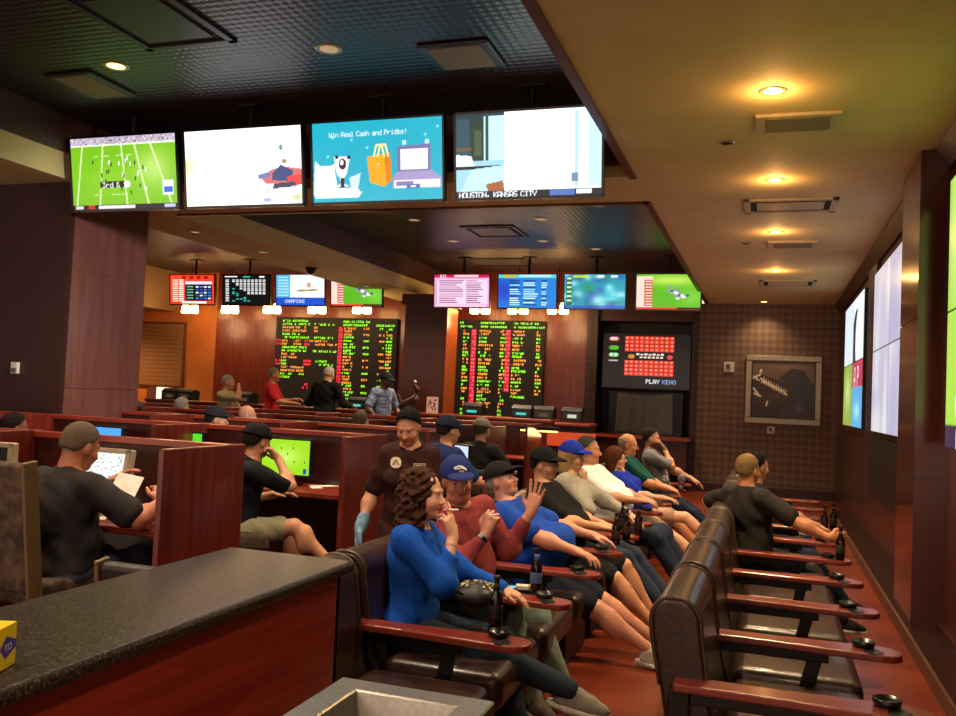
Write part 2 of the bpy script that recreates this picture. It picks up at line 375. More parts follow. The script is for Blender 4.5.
def cv_led(w, h, seed, left):
    c = Cv(w, h, '080504'); rnd = random.Random(seed)
    def word(x, y, n, col):
        for i in range(n):
            if rnd.random() < .88: c.text(x+4*i, y, '', col); _ch(c, x+4*i, y, rnd, col)
    if left:
        # left sheet: column one, two short middle columns, then the long table
        for r, (n, col) in enumerate([(13, LEDG), (14, LEDG), (12, LEDA), (10, LEDA), (10, LEDG), (14, LEDG), (0, 0), (0, 0), (13, LEDG), (14, LEDG), (7, LEDA), (8, LEDA), (0, 0), (0, 0), (12, LEDA), (12, LEDA), (6, LEDG), (5, LEDG)]):
            y = 6+7*r
            if n: word(14, y, n, col)
            if r in (6, 7, 12, 13): word(2, y, 3, LEDR); word(14, y, 3, LEDA if r < 8 else LEDG); (word(38, y, 4, LEDA) if r < 8 else word(60, y, 4, LEDR)); word(60, y, 3, LEDR)
            if r in (16, 3): word(52, y, 3, col)
        word(60, 6+7*19, 3, LEDR); word(60, 6+7*20, 3, LEDR)
        for r, (x, n, col) in enumerate([(78, 12, LEDG), (78, 2, LEDA), (78, 2, LEDA), (0, 0, 0), (78, 12, LEDG), (70, 9, LEDA), (82, 11, LEDA), (0, 0, 0), (78, 12, LEDG), (0, 0, 0), (0, 0, 0), (84, 6, LEDG), (92, 7, LEDG)]):
            if n: word(x, 13+7*r, n, col)
        word(136, 6, 13, LEDG); word(136, 13, 12, LEDG); word(200, 13, 9, LEDG)
        for r in range(27):
            y = 20+6.6*r; col = rnd.choice([LEDA, LEDG])
            if r < 20: c.rect(127, y-1, 135, y+5, 'c81828', .75); word(128, y, 2, LEDR)
            word(138, y, rnd.randint(4, 6), col)
            if r % 2 == 0: word(176, y, 3, col); word(206, y, 3, rnd.choice([LEDA, LEDG]))
            word(220, y, 3, rnd.choice([LEDA, LEDG])) if r < 25 else 0
    else:
        word(4, 4, 3, LEDG); word(46, 4, 12, LEDG); word(112, 4, 12, LEDG); word(6, 11, 6, LEDG); word(46, 11, 15, LEDG); word(112, 11, 15, LEDG)
        for r in range(24):
            y = 19+6.7*r
            for q, xs in ((0, (14, 30, 44)), (1, (88, 98, 110))):
                col = LEDA if (r//2) % 2 == 0 else LEDG; n1 = rnd.randint(2, 3)
                lim = (22 if q == 0 else 17)
                word(xs[0]-2, y, n1, col)
                if r < lim: c.rect(xs[1]-2, y-1, xs[1]+8, y+6, 'c81828', .75); word(xs[1], y, 2, 'ff6070')
                if r < lim+(0 if q == 0 else 2): word(xs[2], y, rnd.randint(4, 7), col)
                if q == 1 and r < 18: word(156, y, rnd.randint(2, 3), col)
    c.a[::7] *= .55
    return c
def _ch(c, x, y, rnd, col):
    ch = rnd.choice('ABCDEFGHKLNOPRSTU0123456789')
    for i, b in enumerate((0, 2, 4)):
        v = int(_F[ch][2*b:2*b+2], 16)
        for j in range(4):
            if (v >> int(j*6.9/4+.4)) & 1: c.rect(x+i, y+j, x+i+1, y+j+1, col)
def cv_keno():
    c = Cv(150, 90, '06060a')
    for y0 in (4, 44):
        for r in range(4):
            for k in range(10): c.rect(38+8.6*k, y0+6.6*r, 38+8.6*k+7.6, y0+6.6*r+5.6, 'ff4028'); c.rect(40+8.6*k, y0+1.4+6.6*r, 43+8.6*k, y0+4+6.6*r, 'ff9880')
    for x, y, cc in ((18, 8, 'f07030'), (18, 23, '50b030'), (18, 35, '58d050')): c.ell(x, y, 9, 4, cc)
    c.rect(12, 33, 16, 37, 'ffffff'); c.rect(20, 33, 25, 37, 'ffffff'); c.rect(10, 44, 26, 46, 'c0c0c8'); c.rect(12, 6, 24, 10, 'e0c8f0')
    c.ell(49, 37, 6, 4, 'c8802c'); c.ell(115, 37, 5, 3.6, 'e04050')
    [c.rect(58+7*i, 32+(i % 2), 63+7*i, 35, 'f8e8d8') for i in range(7)]; [c.rect(64+7*i, 37, 69+7*i, 40, 'e8d0c0') for i in range(6)]
    c.text(76, 75, 'PLAY', 'ffffff', 1, 1); c.text(104, 75, 'KENO', '88b0f0', 1, 1)
    c.rect(0, 73, 150, 74, '06060a'); return c
def cv_track():
    c = Cv(90, 60, 'f0f6f0'); rnd = random.Random(11)
    for i in range(240): x, y = rnd.randrange(88), rnd.randrange(58); c.rect(x, y, x+rnd.randint(1, 4), y+1, rnd.choice(['304858', '789aa0', '50685c', 'c8d8d0', '88a0a8']))
    return c
def cv_pitch():
    c = Cv(90, 52, '9ad820'); c.soft(45, 25, 26, 14, 'd0f870', .8); rnd = random.Random(12)
    for i in range(12): x, y = 45+rnd.gauss(0, 20), 25+rnd.gauss(0, 10); c.rect(x, y, x+2, y+3, rnd.choice(['284020', 'f8fff0']))
    c.rect(78, 42, 84, 50, '2848a0'); return c
def cv_white(seed):
    c = Cv(80, 46, 'd8d8f0'); rnd = random.Random(seed)
    for i in range(14): c.soft(rnd.randrange(80), rnd.randrange(46), rnd.uniform(6, 20), rnd.uniform(5, 30), rnd.choice(['f8f8ff', 'c8c4e8', 'ffffff', 'd0c8dc']), .7)
    return c
SCR = vcol('screen_face', .25, .85)
SCR_HI = vcol('bright_screen_face', .25, 1.3)
SCR_LO = vcol('matte_wall_screen_face', .3, .62)
# ------------------------------------------------------------------ signed-distance bodies
V = lambda *a: np.array(a, float)
def nrm(v): v = np.asarray(v, float); return v/(np.linalg.norm(v)+1e-9)
class Sdf:
    """a list of smooth unions, cuts and clipping planes, meshed by surface nets"""
    def __init__(s): s.ops = []
    def cap(s, a, b, ra, rb=None, k=.03, op='u'):
        a = V(*a); b = V(*b); rb = ra if rb is None else rb; ba = b-a; L = float(ba@ba)+1e-12; r = max(ra, rb)
        def f(X, Y, Z):
            x, y, z = X-a[0], Y-a[1], Z-a[2]
            t = np.clip((x*ba[0]+y*ba[1]+z*ba[2])/L, 0, 1)
            return np.sqrt((x-t*ba[0])**2+(y-t*ba[1])**2+(z-t*ba[2])**2)-(ra+(rb-ra)*t)
        s.ops.append((op, f, np.minimum(a, b)-r, np.maximum(a, b)+r, k)); return s
    def ell(s, c, r, R3=None, k=.03, op='u'):
        c = V(*c); r = V(*r); R3 = np.eye(3) if R3 is None else R3; e = np.abs(R3)@r
        def f(X, Y, Z):
            x, y, z = X-c[0], Y-c[1], Z-c[2]
            q = [(x*R3[0, i]+y*R3[1, i]+z*R3[2, i]) for i in range(3)]
            k0 = np.sqrt(sum((q[i]/r[i])**2 for i in range(3)))+1e-9
            k1 = np.sqrt(sum((q[i]/r[i]**2)**2 for i in range(3)))+1e-9
            return k0*(k0-1)/k1
        s.ops.append((op, f, c-e, c+e, k)); return s
    def plane(s, p, n):
        """keep the side n points away from"""
        p = V(*p); n = nrm(n)
        s.ops.append(('i', lambda X, Y, Z: (X-p[0])*n[0]+(Y-p[1])*n[1]+(Z-p[2])*n[2], None, None, 0)); return s
    def warp(s, g): s.ops.append(('w', g, None, None, 0)); return s
    def mesh(s, h, lim=None):
        lo = np.min([o[2] for o in s.ops if o[0] == 'u'], 0)-3*h; hi = np.max([o[3] for o in s.ops if o[0] == 'u'], 0)+3*h
        n = np.maximum(np.ceil((hi-lo)/h).astype(int)+1, 4)
        D = np.full(n, .5, np.float32); ax = [(lo[i]+h*np.arange(n[i])).astype(np.float32) for i in range(3)]
        for op, f, a, b, k in s.ops:
            if a is None:
                W = f(ax[0][:, None, None], ax[1][None, :, None], ax[2][None, None, :])
                D = np.maximum(D, W.astype(np.float32)) if op == 'i' else D+W.astype(np.float32); continue
            m = k+2.5*h
            i0 = np.clip(((a-m-lo)/h).astype(int), 0, n-1); i1 = np.clip(np.ceil((b+m-lo)/h).astype(int)+1, 1, n)
            sl = tuple(slice(i0[i], i1[i]) for i in range(3))
            v = f(ax[0][sl[0]][:, None, None], ax[1][sl[1]][None, :, None], ax[2][sl[2]][None, None, :]).astype(np.float32)
            d = D[sl]
            if op == 'u': q = np.maximum(k-np.abs(d-v), 0)/max(k, 1e-6); D[sl] = np.minimum(d, v)-q*q*k*.25
            else: v = -v; q = np.maximum(k-np.abs(d-v), 0)/max(k, 1e-6); D[sl] = np.maximum(d, v)+q*q*k*.25
        return nets(D, lo, h)
def nets(D, lo, h):
    S = D < 0; n = np.array(D.shape)
    cor = [(i, j, k) for i in (0, 1) for j in (0, 1) for k in (0, 1)]
    sub = lambda A, c: A[c[0]:n[0]-1+c[0], c[1]:n[1]-1+c[1], c[2]:n[2]-1+c[2]]
    cnt = sum(sub(S, c).astype(np.int8) for c in cor); act = (cnt > 0) & (cnt < 8)
    I = np.argwhere(act)
    if len(I) == 0: return np.zeros((0, 3)), np.zeros((0, 4), int)
    idx = np.full(act.shape, -1, np.int32); idx[act] = np.arange(len(I))
    val = {c: D[I[:, 0]+c[0], I[:, 1]+c[1], I[:, 2]+c[2]] for c in cor}
    acc = np.zeros((len(I), 3)); w = np.zeros(len(I))
    for c in cor:
        for a in range(3):
            if c[a]: continue
            e = list(c); e[a] = 1; e = tuple(e); va, vb = val[c], val[e]; m = (va < 0) != (vb < 0)
            t = np.where(m, va/(va-vb+1e-12), 0); p = np.tile(np.array(c, float), (len(I), 1)); p[:, a] = t
            acc += p*m[:, None]; w += m
    P = lo+h*(I+acc/w[:, None])
    F = []
    for a in range(3):
        b, c = (a+1) % 3, (a+2) % 3
        s0 = [slice(None)]*3; s1 = [slice(None)]*3; s0[a] = slice(0, -1); s1[a] = slice(1, None)
        ch = S[tuple(s0)] != S[tuple(s1)]; E = np.argwhere(ch); E = E[(E[:, b] > 0) & (E[:, c] > 0) & (E[:, b] < n[b]-1) & (E[:, c] < n[c]-1)]
        ins = S[E[:, 0], E[:, 1], E[:, 2]]
        def g(db, dc): q = E.copy(); q[:, b] -= db; q[:, c] -= dc; return idx[q[:, 0], q[:, 1], q[:, 2]]
        f = np.stack([g(1, 1), g(0, 1), g(0, 0), g(1, 0)], 1); f[~ins] = f[~ins][:, ::-1]; F.append(f)
    return P, np.concatenate(F)
def meshob(name, parts, mat_, parent, org, colf=None, R3=None):
    """parts: list of (P, F); joined in one mesh, local to org"""
    Ps, Fs, n = [], [], 0
    for P, F in parts: Ps.append(P); Fs.append(F+n); n += len(P)
    P = np.concatenate(Ps); F = np.concatenate(Fs)
    cols = colf(P) if colf else None
    me = mesh_np(name, P-org, F, cols, True); me.materials.append(mat_)
    o = bpy.data.objects.new(name, me); COL.objects.link(o); o.parent = parent; return o

SKIN = vcol('skin', .5, 0, .1, 120, .06)
HAIRM = {}
def cloth(c, pat=None):
    key = 'cloth_'+c+(pat or '')
    if key not in _mc:
        if pat == 'check':
            k = N(key); ch = k.n('ShaderNodeTexChecker'); ch.inputs['Scale'].default_value = 34; k.l(k.co((1, 1, 1)), ch.inputs[0])
            ch.inputs[1].default_value = (*lin(c), 1); ch.inputs[2].default_value = (*lin('5a6488'), 1); k.l(ch.outputs[0], k.p.inputs['Base Color']); k.p.inputs['Roughness'].default_value = .85; _mc[key] = k.m
        else: _mc[key] = mat(key, c, .88, scale=30, bump=.25, bscale=38, bdist=.012, spec=.2)
    return _mc[key]

def hand(S, w, d, n, t, curl=(.5, .5, .5, .5), spread=.08, thumb=.5, sc=1.0):
    """palm and five fingers: w wrist, d direction, n palm side, t thumb side"""
    d = nrm(d); n = nrm(n-d*(n@d)); t = nrm(t-d*(t@d)-n*(t@n)); w = np.asarray(w, float)
    base = w+d*.015*sc
    lens = (.95, 1.05, .98, .78); offs = (.033, .011, -.011, -.031); kd = (.092, .096, .09, .08)
    S.ell(w+d*.055*sc, (.05*sc, .04*sc, .016*sc), np.stack([d, t, n], 1), k=.012)
    S.cap(w-d*.01, w+d*.03*sc, .026*sc, .024*sc, k=.02)
    for i in range(4):
        k0 = w+d*kd[i]*sc+t*offs[i]*sc
        S.cap(base+t*offs[i]*.5*sc, k0, .014*sc, .0115*sc, k=.014)
        dd = nrm(d+t*spread*(1.5-i)); p = k0; c = curl[i]; ang = 0
        for L, q, r in ((.043, 1, .0098), (.026, 1.15, .0088), (.021, .8, .0078)):
            ang += c*q; v = dd*math.cos(ang)+n*math.sin(ang); e = p+v*L*lens[i]*sc; S.cap(p, e, r*sc, (r-.0008)*sc, k=.004); p = e
    b = w+d*.022*sc+t*.024*sc; v = nrm(d*.55+t*.75+n*.35*thumb); e = b+v*.042*sc; S.cap(b, e, .016*sc, .012*sc, k=.014)
    v2 = nrm(d*(.85)+t*(.5-.6*thumb)+n*.5*thumb); e2 = e+v2*.03*sc; S.cap(e, e2, .011*sc, .0098*sc, k=.005)
    v3 = nrm(d*(.9)+t*(.35-.7*thumb)+n*.6*thumb); S.cap(e2, e2+v3*.024*sc, .0095*sc, .008*sc, k=.004)

def ik(a, c, l1, l2, pole):
    a = V(*a); c = V(*c); d = c-a; L = np.linalg.norm(d); D = nrm(d)
    if L > (l1+l2)*.995: c = a+D*(l1+l2)*.995; L = (l1+l2)*.995
    x = (l1*l1-l2*l2+L*L)/(2*L); y = math.sqrt(max(l1*l1-x*x, 0)); p = V(*pole); p = p-D*(p@D)
    return a+D*x+nrm(p)*y, c

def head_rot(F, L, U, yaw, pitch, roll=0):
    """columns forward, left, up of the head; yaw + turns left, pitch + looks up"""
    f = F*math.cos(yaw)+L*math.sin(yaw); l = -F*math.sin(yaw)+L*math.cos(yaw)
    f2 = f*math.cos(pitch)+U*math.sin(pitch); u = -f*math.sin(pitch)+U*math.cos(pitch)
    l2 = l*math.cos(roll)+u*math.sin(roll); u2 = -l*math.sin(roll)+u*math.cos(roll)
    return np.stack([f2, l2, u2], 1)

def decal(name, cv, key, fn, parent, org, mat_=None):
    """only the painted pixels of a small canvas, laid on a surface by fn(u, v)"""
    h, w = cv.h, cv.w; m = np.abs(cv.a-cv.c(key)).sum(-1) > .02; vs, fs, co = [], [], []
    for y, x in np.argwhere(m):
        b = len(vs)
        for dx, dy in ((0, 1), (1, 1), (1, 0), (0, 0)): vs.append(fn((x+dx)/w, 1-(y+dy)/h)); co.append(cv.a[y, x])
        fs.append((b, b+1, b+2, b+3))
    me = mesh_np(name, np.array(vs)-org, np.array(fs), lin_np(np.array(co))); me.materials.append(mat_ or DECAL)
    o = bpy.data.objects.new(name, me); COL.objects.link(o); o.parent = parent; return o
DECAL = vcol('printed_mark', .7)

def person(label, pos, face, p, group=None):
    """pos: floor point under the pelvis; face: heading in degrees (0 = +X)"""
    sc = p.get('sc', 1.0); g = p.get('girth', 1.0); belly = p.get('belly', 0); fem = p.get('fem', False)
    hb = p.get('h', .012); hh = p.get('hh', hb*.55); gh = p.get('gh', 1.0)
    fa = R(face); F = V(math.cos(fa), math.sin(fa), 0); L = V(-math.sin(fa), math.cos(fa), 0); U = V(0, 0, 1)
    O = V(*pos); root = empty('person', tuple(O), 0, label, 'person', group)
    W = lambda f, l, u: O+F*f+L*l+U*u
    pz = p.get('pelvis', .56); lean = p.get('lean', .1); side = p.get('side', 0)
    P0 = W(0, 0, pz); S = nrm(U*math.cos(lean)-F*math.sin(lean)+L*math.sin(side)); A = nrm(F-S*(F@S)); B = np.cross(S, A)
    tw = p.get('twist', 0); A2 = A*math.cos(tw)+B*math.sin(tw); B2 = np.cross(S, A2)
    Rt = np.stack([A, B, S], 1); Rt2 = np.stack([A2, B2, S], 1)
    sw = p.get('shw', .165 if fem else .185)*sc*(.9+.1*g)
    neck = P0+S*.5*sc; shl = [neck-S*.055*sc+B2*sw*s_ for s_ in (1, -1)]       # left, right
    hr = head_rot(F, L, U, p.get('hyaw', 0), p.get('hpitch', 0), p.get('hroll', 0)); hf, hl, hu = hr[:, 0], hr[:, 1], hr[:, 2]
    hs = p.get('hs', 1.0)*sc; ntop = neck+nrm(S+hu*.6+hf*.25)*.075*sc; HC = ntop+hu*.075*hs+hf*.015*hs+F*p.get('hfwd', 0)
    H = lambda f, l, u: HC+(hf*f+hl*l+hu*u)*hs
    hips = [P0+B*.09*sc*s_*(.9+.1*g)-S*.02 for s_ in (1, -1)]
    # ---- arms and legs
    wr = p['wrists']; el = []; wp = []
    for i in (0, 1):
        q = wr[i]; q = H(*q[1:]) if q[0] == 'h' else (V(*q[1:]) if q[0] == 'w' else (W(*q) if not p.get('wworld') else V(*q)))
        po = p.get('poles', ((0, .5, -1), (0, -.5, -1)))[i]; po = F*po[0]+L*po[1]+U*po[2]
        e, c = ik(shl[i], q, .29*sc, .255*sc, po); el.append(e); wp.append(c)
    kn, an = [], []
    for i in (0, 1):
        q = p.get('ankles', ((.5, .11, .09), (.5, -.11, .09)))[i]; q = W(*q)
        po = p.get('kpoles', ((1, .1, 1), (1, -.1, 1)))[i]; po = F*po[0]+L*po[1]+U*po[2]
        e, c = ik(hips[i], q, .44*sc, .42*sc, po); kn.append(e); an.append(c)
    toe = p.get('toes', ((1, .15, -.05), (1, -.15, -.05)))
    tv = [nrm(F*t[0]+L*t[1]+U*t[2]) for t in toe]
    def torso(T, c=0., low=True):
        T.ell(P0+S*.0-A*.01, ((.12*g+c), (.165*g+c)*(1.04 if fem else 1), .12+c), Rt, k=.06)
        T.ell(P0+S*.14*sc+A*(.02+belly*.6), ((.105*g+belly+c), (.145*g+belly*.5+c)*(.93 if fem else 1), .15*sc+c), Rt, k=.08)
        T.ell(P0+S*.33*sc, ((.115*g+c), (.16*g+c)*(.92 if fem else 1), .16*sc+c), Rt2, k=.08)
        if fem:
            for s_ in (1, -1): T.ell(P0+S*.31*sc+A2*.085+B2*.07*s_, (.065+c, .062+c, .065+c), Rt2, k=.05)
        T.cap(shl[0]-B2*.02, shl[1]+B2*.02, .058*sc*g**.5+c, k=.06)
        T.cap(neck-S*.05*sc, neck-S*.03*sc, .085*sc+c*.5, .07*sc+c*.5, k=.06)
    gl = g**.6
    # ---- body
    T = Sdf(); torso(T, -.004)
    T.cap(neck-S*.04, ntop+hu*.01, .06*sc*gl, .055*sc*gl, k=.03)
    for i in (0, 1):
        ar = .8 if p.get('sleeve') == 'long' else 1.; lr = .8 if not p.get('shorts') else 1.
        T.cap(shl[i], el[i], .05*sc*gl*ar, .042*sc*gl*ar, k=.03); T.cap(el[i], wp[i], .042*sc*gl*ar, .027*sc, k=.015)
        T.ell(el[i]*.7+wp[i]*.3, (.046*sc*gl*ar,)*3, k=.04)
        T.cap(hips[i], kn[i], .085*sc*gl*lr, .056*sc*gl*lr, k=.04); T.cap(kn[i], an[i], .054*sc*gl*lr, .036*sc*lr, k=.02)
        cd_ = nrm(kn[i]-an[i]); T.ell(kn[i]*.68+an[i]*.32-A*.018, (.052*sc*gl*lr, .052*sc*gl*lr, .1*sc), np.stack([A, B, nrm(np.cross(A, B))], 1), k=.05)
        T.cap(an[i]-U*.02, an[i]+tv[i]*.14-U*.055, .032, .022, k=.02)
    # ---- head
    E = T if hb < .0065 else Sdf()
    def skull(Q, c=0.): Q.ell(H(-.012, 0, .035), ((.096*hs+c), (.077*hs+c), (.092*hs+c)), hr, k=.01)
    def headsdf(E):
        skull(E); E.ell(H(.03, 0, -.03), (.06*hs, .062*hs, .085*hs), hr, k=.03)
        E.ell(H(.056, 0, -.085), (.03*hs, .034*hs, .024*hs), hr, k=.02)
        if p.get('chubby'): E.ell(H(.02, 0, -.085), (.055*hs, .065*hs, .04*hs), hr, k=.03)
        E.cap(H(.078, -.03, .026), H(.078, .03, .026), .013*hs, k=.012)
        for s_ in (1, -1):
            E.ell(H(.06, .035*s_, -.03), (.028*hs,)*3, hr, k=.02)
            E.ell(H(.1, .031*s_, .004), (.018*hs, .015*hs, .011*hs), hr, k=.008, op='s')
            E.ell(H(.075, .031*s_, .003), (.013*hs,)*3, k=.002)
            E.ell(H(-.006, .079*s_, -.004), (.019*hs, .009*hs, .032*hs), hr, k=.006)
        E.cap(H(.088, 0, .006), H(.109, 0, -.028), .008*hs, .0125*hs, k=.012)
        for s_ in (1, -1): E.ell(H(.098, .011*s_, -.03), (.009*hs, .008*hs, .008*hs), hr, k=.006)
        E.cap(H(.086, -.015, -.055), H(.086, .015, -.055), .0075*hs, k=.005); E.cap(H(.083, -.013, -.066), H(.083, .013, -.066), .0078*hs, k=.005)
        E.cap(H(.095, -.02, -.0605), H(.095, .02, -.0605), .0022*hs, k=.002, op='s')
        E.cap(H(-.02, 0, -.03), neck, .052*sc*gl, .058*sc*gl, k=.03)
    headsdf(E)
    parts = []
    if E is not T: parts.append(E.mesh(hh))
    else: hh = hb
    for i in (0, 1):
        hd = p.get('hands', ({}, {}))[i]
        if hd is None: continue
        fd = nrm(wp[i]-el[i]); d = F*hd['d'][0]+L*hd['d'][1]+U*hd['d'][2] if 'd' in hd else fd
        n = hd.get('n', (0, 0, -1)); n = F*n[0]+L*n[1]+U*n[2]; t = hd.get('t', (0, -1 if i == 0 else 1, 0)); t = F*t[0]+L*t[1]+U*t[2]
        Q = Sdf(); Q.cap(wp[i]-fd*.05, wp[i], .031*sc, .026*sc, k=.01)
        hand(Q, wp[i], d, n, t, hd.get('curl', (.4, .4, .45, .5)), hd.get('spread', .06), hd.get('thumb', .5), sc*(.93 if fem else 1.02))
        parts.append(Q.mesh(hd.get('h', p.get('handh', .005))))
    parts.insert(0, T.mesh(hb))
    sk = lin_np(V(*[int(p.get('skin', 'd09a7c')[i:i+2], 16)/255 for i in (0, 2, 4)])); hairc = p.get('hairc', '3a2a20')
    hc = lin_np(V(*[int(hairc[i:i+2], 16)/255 for i in (0, 2, 4)]))
    def colf(P):
        q = (P-HC)@hr/hs; x, y, z = q[:, 0], q[:, 1], q[:, 2]; C = np.tile(sk, (len(P), 1)); nearh = (np.abs(y) < .1) & (x > -.12) & (z > -.13) & (z < .14)
        def put(m, c, a=1): C[m & nearh] = C[m & nearh]*(1-a)+np.array(c)*a
        put((x > .04) & (np.abs(np.abs(y)-.045) < .022) & (np.abs(z+.035) < .022), sk*V(1.12, .78, .72), .5)
        put((x > .09) & (np.abs(y) < .016) & (z < -.01) & (z > -.045), sk*V(1.1, .8, .75), .4)
        put((x > .07) & (np.abs(y) < .024) & (np.abs(z+.0605) < .013), sk*V(.85, .42, .42), .8)
        put((x > .07) & (np.abs(y) < .02) & (np.abs(z+.0605) < .0028), (.03, .01, .01), .9)
        ay = np.abs(np.abs(y)-.031); e = (x > .07)
        put(e & (ay < .013) & (np.abs(z-.003) < .005), (.5, .45, .4), 1); put(e & (ay < .006) & (np.abs(z-.003) < .005), (.04, .03, .02), 1)
        put((x > .06) & (ay < .02) & (z > .023) & (z < .031), hc*.6+sk*.15, .55)
        if p.get('hair') == 'short':
            al = (np.clip((z-(.005+.85*x))/.04, 0, 1)*np.clip((z+.09)/.04, 0, 1)*.88*nearh)[:, None]; C = C*(1-al)+hc*al
        bd = p.get('beard')
        if bd:
            b = lin_np(V(*[int(bd[i:i+2], 16)/255 for i in (0, 2, 4)]))
            put((x > -.005) & (z < -.035-.25*np.clip(.09-x, 0, .1)+.0*y) & (z > -.125) & ~((np.abs(y) < .02) & (np.abs(z+.0605) < .01)) | (x > .07) & (np.abs(y) < .03) & (np.abs(z+.045) < .006), b, p.get('bearda', .8))
        if p.get('stubblehair'): put((z > .03+.8*x) & (z > -.06), hc, p['stubblehair'])
        return np.clip(C, 0, 1)
    meshob('body', parts, SKIN, root, O, colf)
    # ---- hair
    hair = p.get('hair', 'short'); hm = M('hair_'+hairc, hairc, .8, 0, None, 60, .9, 190, .15, 0, .012)
    if hair:
        Q = Sdf()
        if hair in ('short', 'grey', 'fringe'):
            th = p.get('hairt', .007); Q.ell(H(-.014, 0, .043), (.096*hs+th, .0765*hs+th*.8, .09*hs+th), hr, k=.01); Q.ell(H(-.05, 0, .0), (.062*hs, .068*hs, .066*hs), hr, k=.02)
            Q.plane(H(.0, 0, .04 if not p.get('low') else .028), hr@V(1.05 if not p.get('low') else .9, 0, -1)); Q.plane(H(0, 0, -.05), hr@V(-.3, 0, -1))
            if hair == 'fringe': Q.plane(H(0, 0, .055), hu*1+hf*.3)
            for s_ in (1, -1): Q.ell(H(.005, .085*s_, -.008), (.03*hs, .02*hs, .035*hs), hr, k=.004, op='s')
            Q.warp(lambda X, Y, Z: p.get('hairw', .0006)*(np.sin(X*310+Y*190+2*np.sin(Z*90))+np.sin(Z*240-Y*330+2*np.sin(X*120))))
        elif hair == 'curly':
            Q.ell(H(-.03, 0, .03), (.108*hs, .105*hs, .118*hs), hr, k=.03); Q.ell(H(-.05, 0, -.06), (.09*hs, .112*hs, .1*hs), hr, k=.04)
            rr = random.Random(4)
            for i in range(170):
                th = rr.uniform(-2.35, 2.35); zz = rr.uniform(-.15, .13); ra = .105*math.sqrt(max(.2, 1-(max(zz, 0)/.15)**2))
                x = -.035-math.cos(th)*ra; y = math.sin(th)*ra*1.05
                if x > .03 and zz < .06: continue
                Q.ell(H(x, y, zz), (rr.uniform(.010, .019)*hs,)*3, k=.008)
            Q.ell(H(.1, 0, -.04), (.075*hs, .066*hs, .115*hs), hr, k=.012, op='s')
            Q.warp(lambda X, Y, Z: .003*(np.sin(X*150+Y*160)+np.sin(Z*170-Y*120)+np.sin(X*110-Z*140)))
        elif hair == 'long':
            skull(Q, .016); Q.ell(H(-.05, 0, -.06), (.07*hs, .09*hs, .13*hs), hr, k=.04); Q.ell(H(.095, 0, -.04), (.07*hs, .062*hs, .1*hs), hr, k=.012, op='s')
            Q.warp(lambda X, Y, Z: .002*(np.sin(X*190+Y*100)+np.sin(Y*230)))
        meshob('hair', [Q.mesh(max(hh*.8, .004))], hm, root, O)
    # ---- cap
    if p.get('cap'):
        cc = p['cap']; Q = Sdf(); c = .017; b = -.28 if not p.get('capback') else .28
        Q.ell(H(-.012, 0, .04), (.1*hs+c, .08*hs+c, .092*hs+c), hr, k=.01); Q.plane(H(0, 0, .038), hr@V(b*.6, 0, -1))
        cap_ = meshob('cap', [Q.mesh(max(hh, .005))], cloth(cc), root, O)
        Q = Sdf(); sg = -1 if p.get('capback') else 1
        Q.ell(H(.105*sg, 0, .04), (.085*hs, .078*hs, .03*hs), head_rot(hf, hl, hu, 0, -.12*sg), k=.01)
        Q.ell(H(.1*sg, 0, .012), (.13*hs, .13*hs, .034*hs), hr, k=.006, op='s'); Q.plane(H(.05*sg, 0, 0), -hf*sg)
        meshob('brim', [Q.mesh(.004)], cloth(p.get('brimc', cc)), cap_, O)
        if p.get('caplogo'):
            def fn(u, v, w_=.085, h_=.05, z0=.058):
                a = (u-.5)*w_/.1; z = z0+v*h_; zz = (z-.04)/(.092+c/hs+.0015); r = math.sqrt(max(0, 1-zz*zz)); return H(-.012+(.1+c/hs+.0025)*math.cos(a)*r, -(.08+c/hs+.002)*math.sin(a)*r, z)
            decal('cap_logo', p['caplogo'], '000000', fn, cap_, O)
    if p.get('glasses'):
        g_ = MB()
        for s_ in (1, -1):
            pts = [H(.108, s_*(.032+.022*math.cos(a*.5236)), .003+.014*math.sin(a*.5236))-O for a in range(13)]; g_.tube(pts, .0018, 5)
            g_.tube([H(.108, s_*.054, .006)-O, H(.0, s_*.084, .008)-O], .0016, 5)
        g_.tube([H(.11, -.012, .005)-O, H(.11, .012, .005)-O], .0016, 5); obj('glasses', g_, BLACKP, root, smooth=True)
    # ---- shirt
    wk = p.get('wrinkle', .0055)
    def folds(X, Y, Z): return wk*(np.sin(X*31+Z*43+1.5*np.sin(Y*23))+.7*np.sin(Y*47-Z*29+X*13))*.6
    sl = p.get('sleeve', 'short'); c = p.get('loose', .012)
    Q = Sdf(); torso(Q, c)
    for i in (0, 1):
        if sl == 'none': continue
        Q.cap(shl[i], el[i] if sl == 'long' else shl[i]*.22+el[i]*.78, .054*sc*gl+c, (.046 if sl == 'long' else .058)*sc*gl+c, k=.04)
        if sl == 'long':
            Q.ell(el[i], (.054*sc*gl+c,)*3, k=.03); e = wp[i]+(el[i]-wp[i])*p.get('cuff', .06); Q.cap(el[i], e, .046*sc*gl+c, .031*sc+c*.8, k=.03)
    Q.cap(neck-S*.03, ntop-S*.02, .07*sc+c*.4, .066*sc+c*.3, k=.02)
    Q.plane(neck+S*.03, nrm(S+A2*(.35 if not fem else .6)))
    Q.plane(P0-S*p.get('hem', .1), -S) if not p.get('openhem') else None
    Q.warp(folds)
    sh = meshob('shirt', [Q.mesh(hb*.9)], cloth(p.get('shirt', '404040'), p.get('pattern')), root, O)
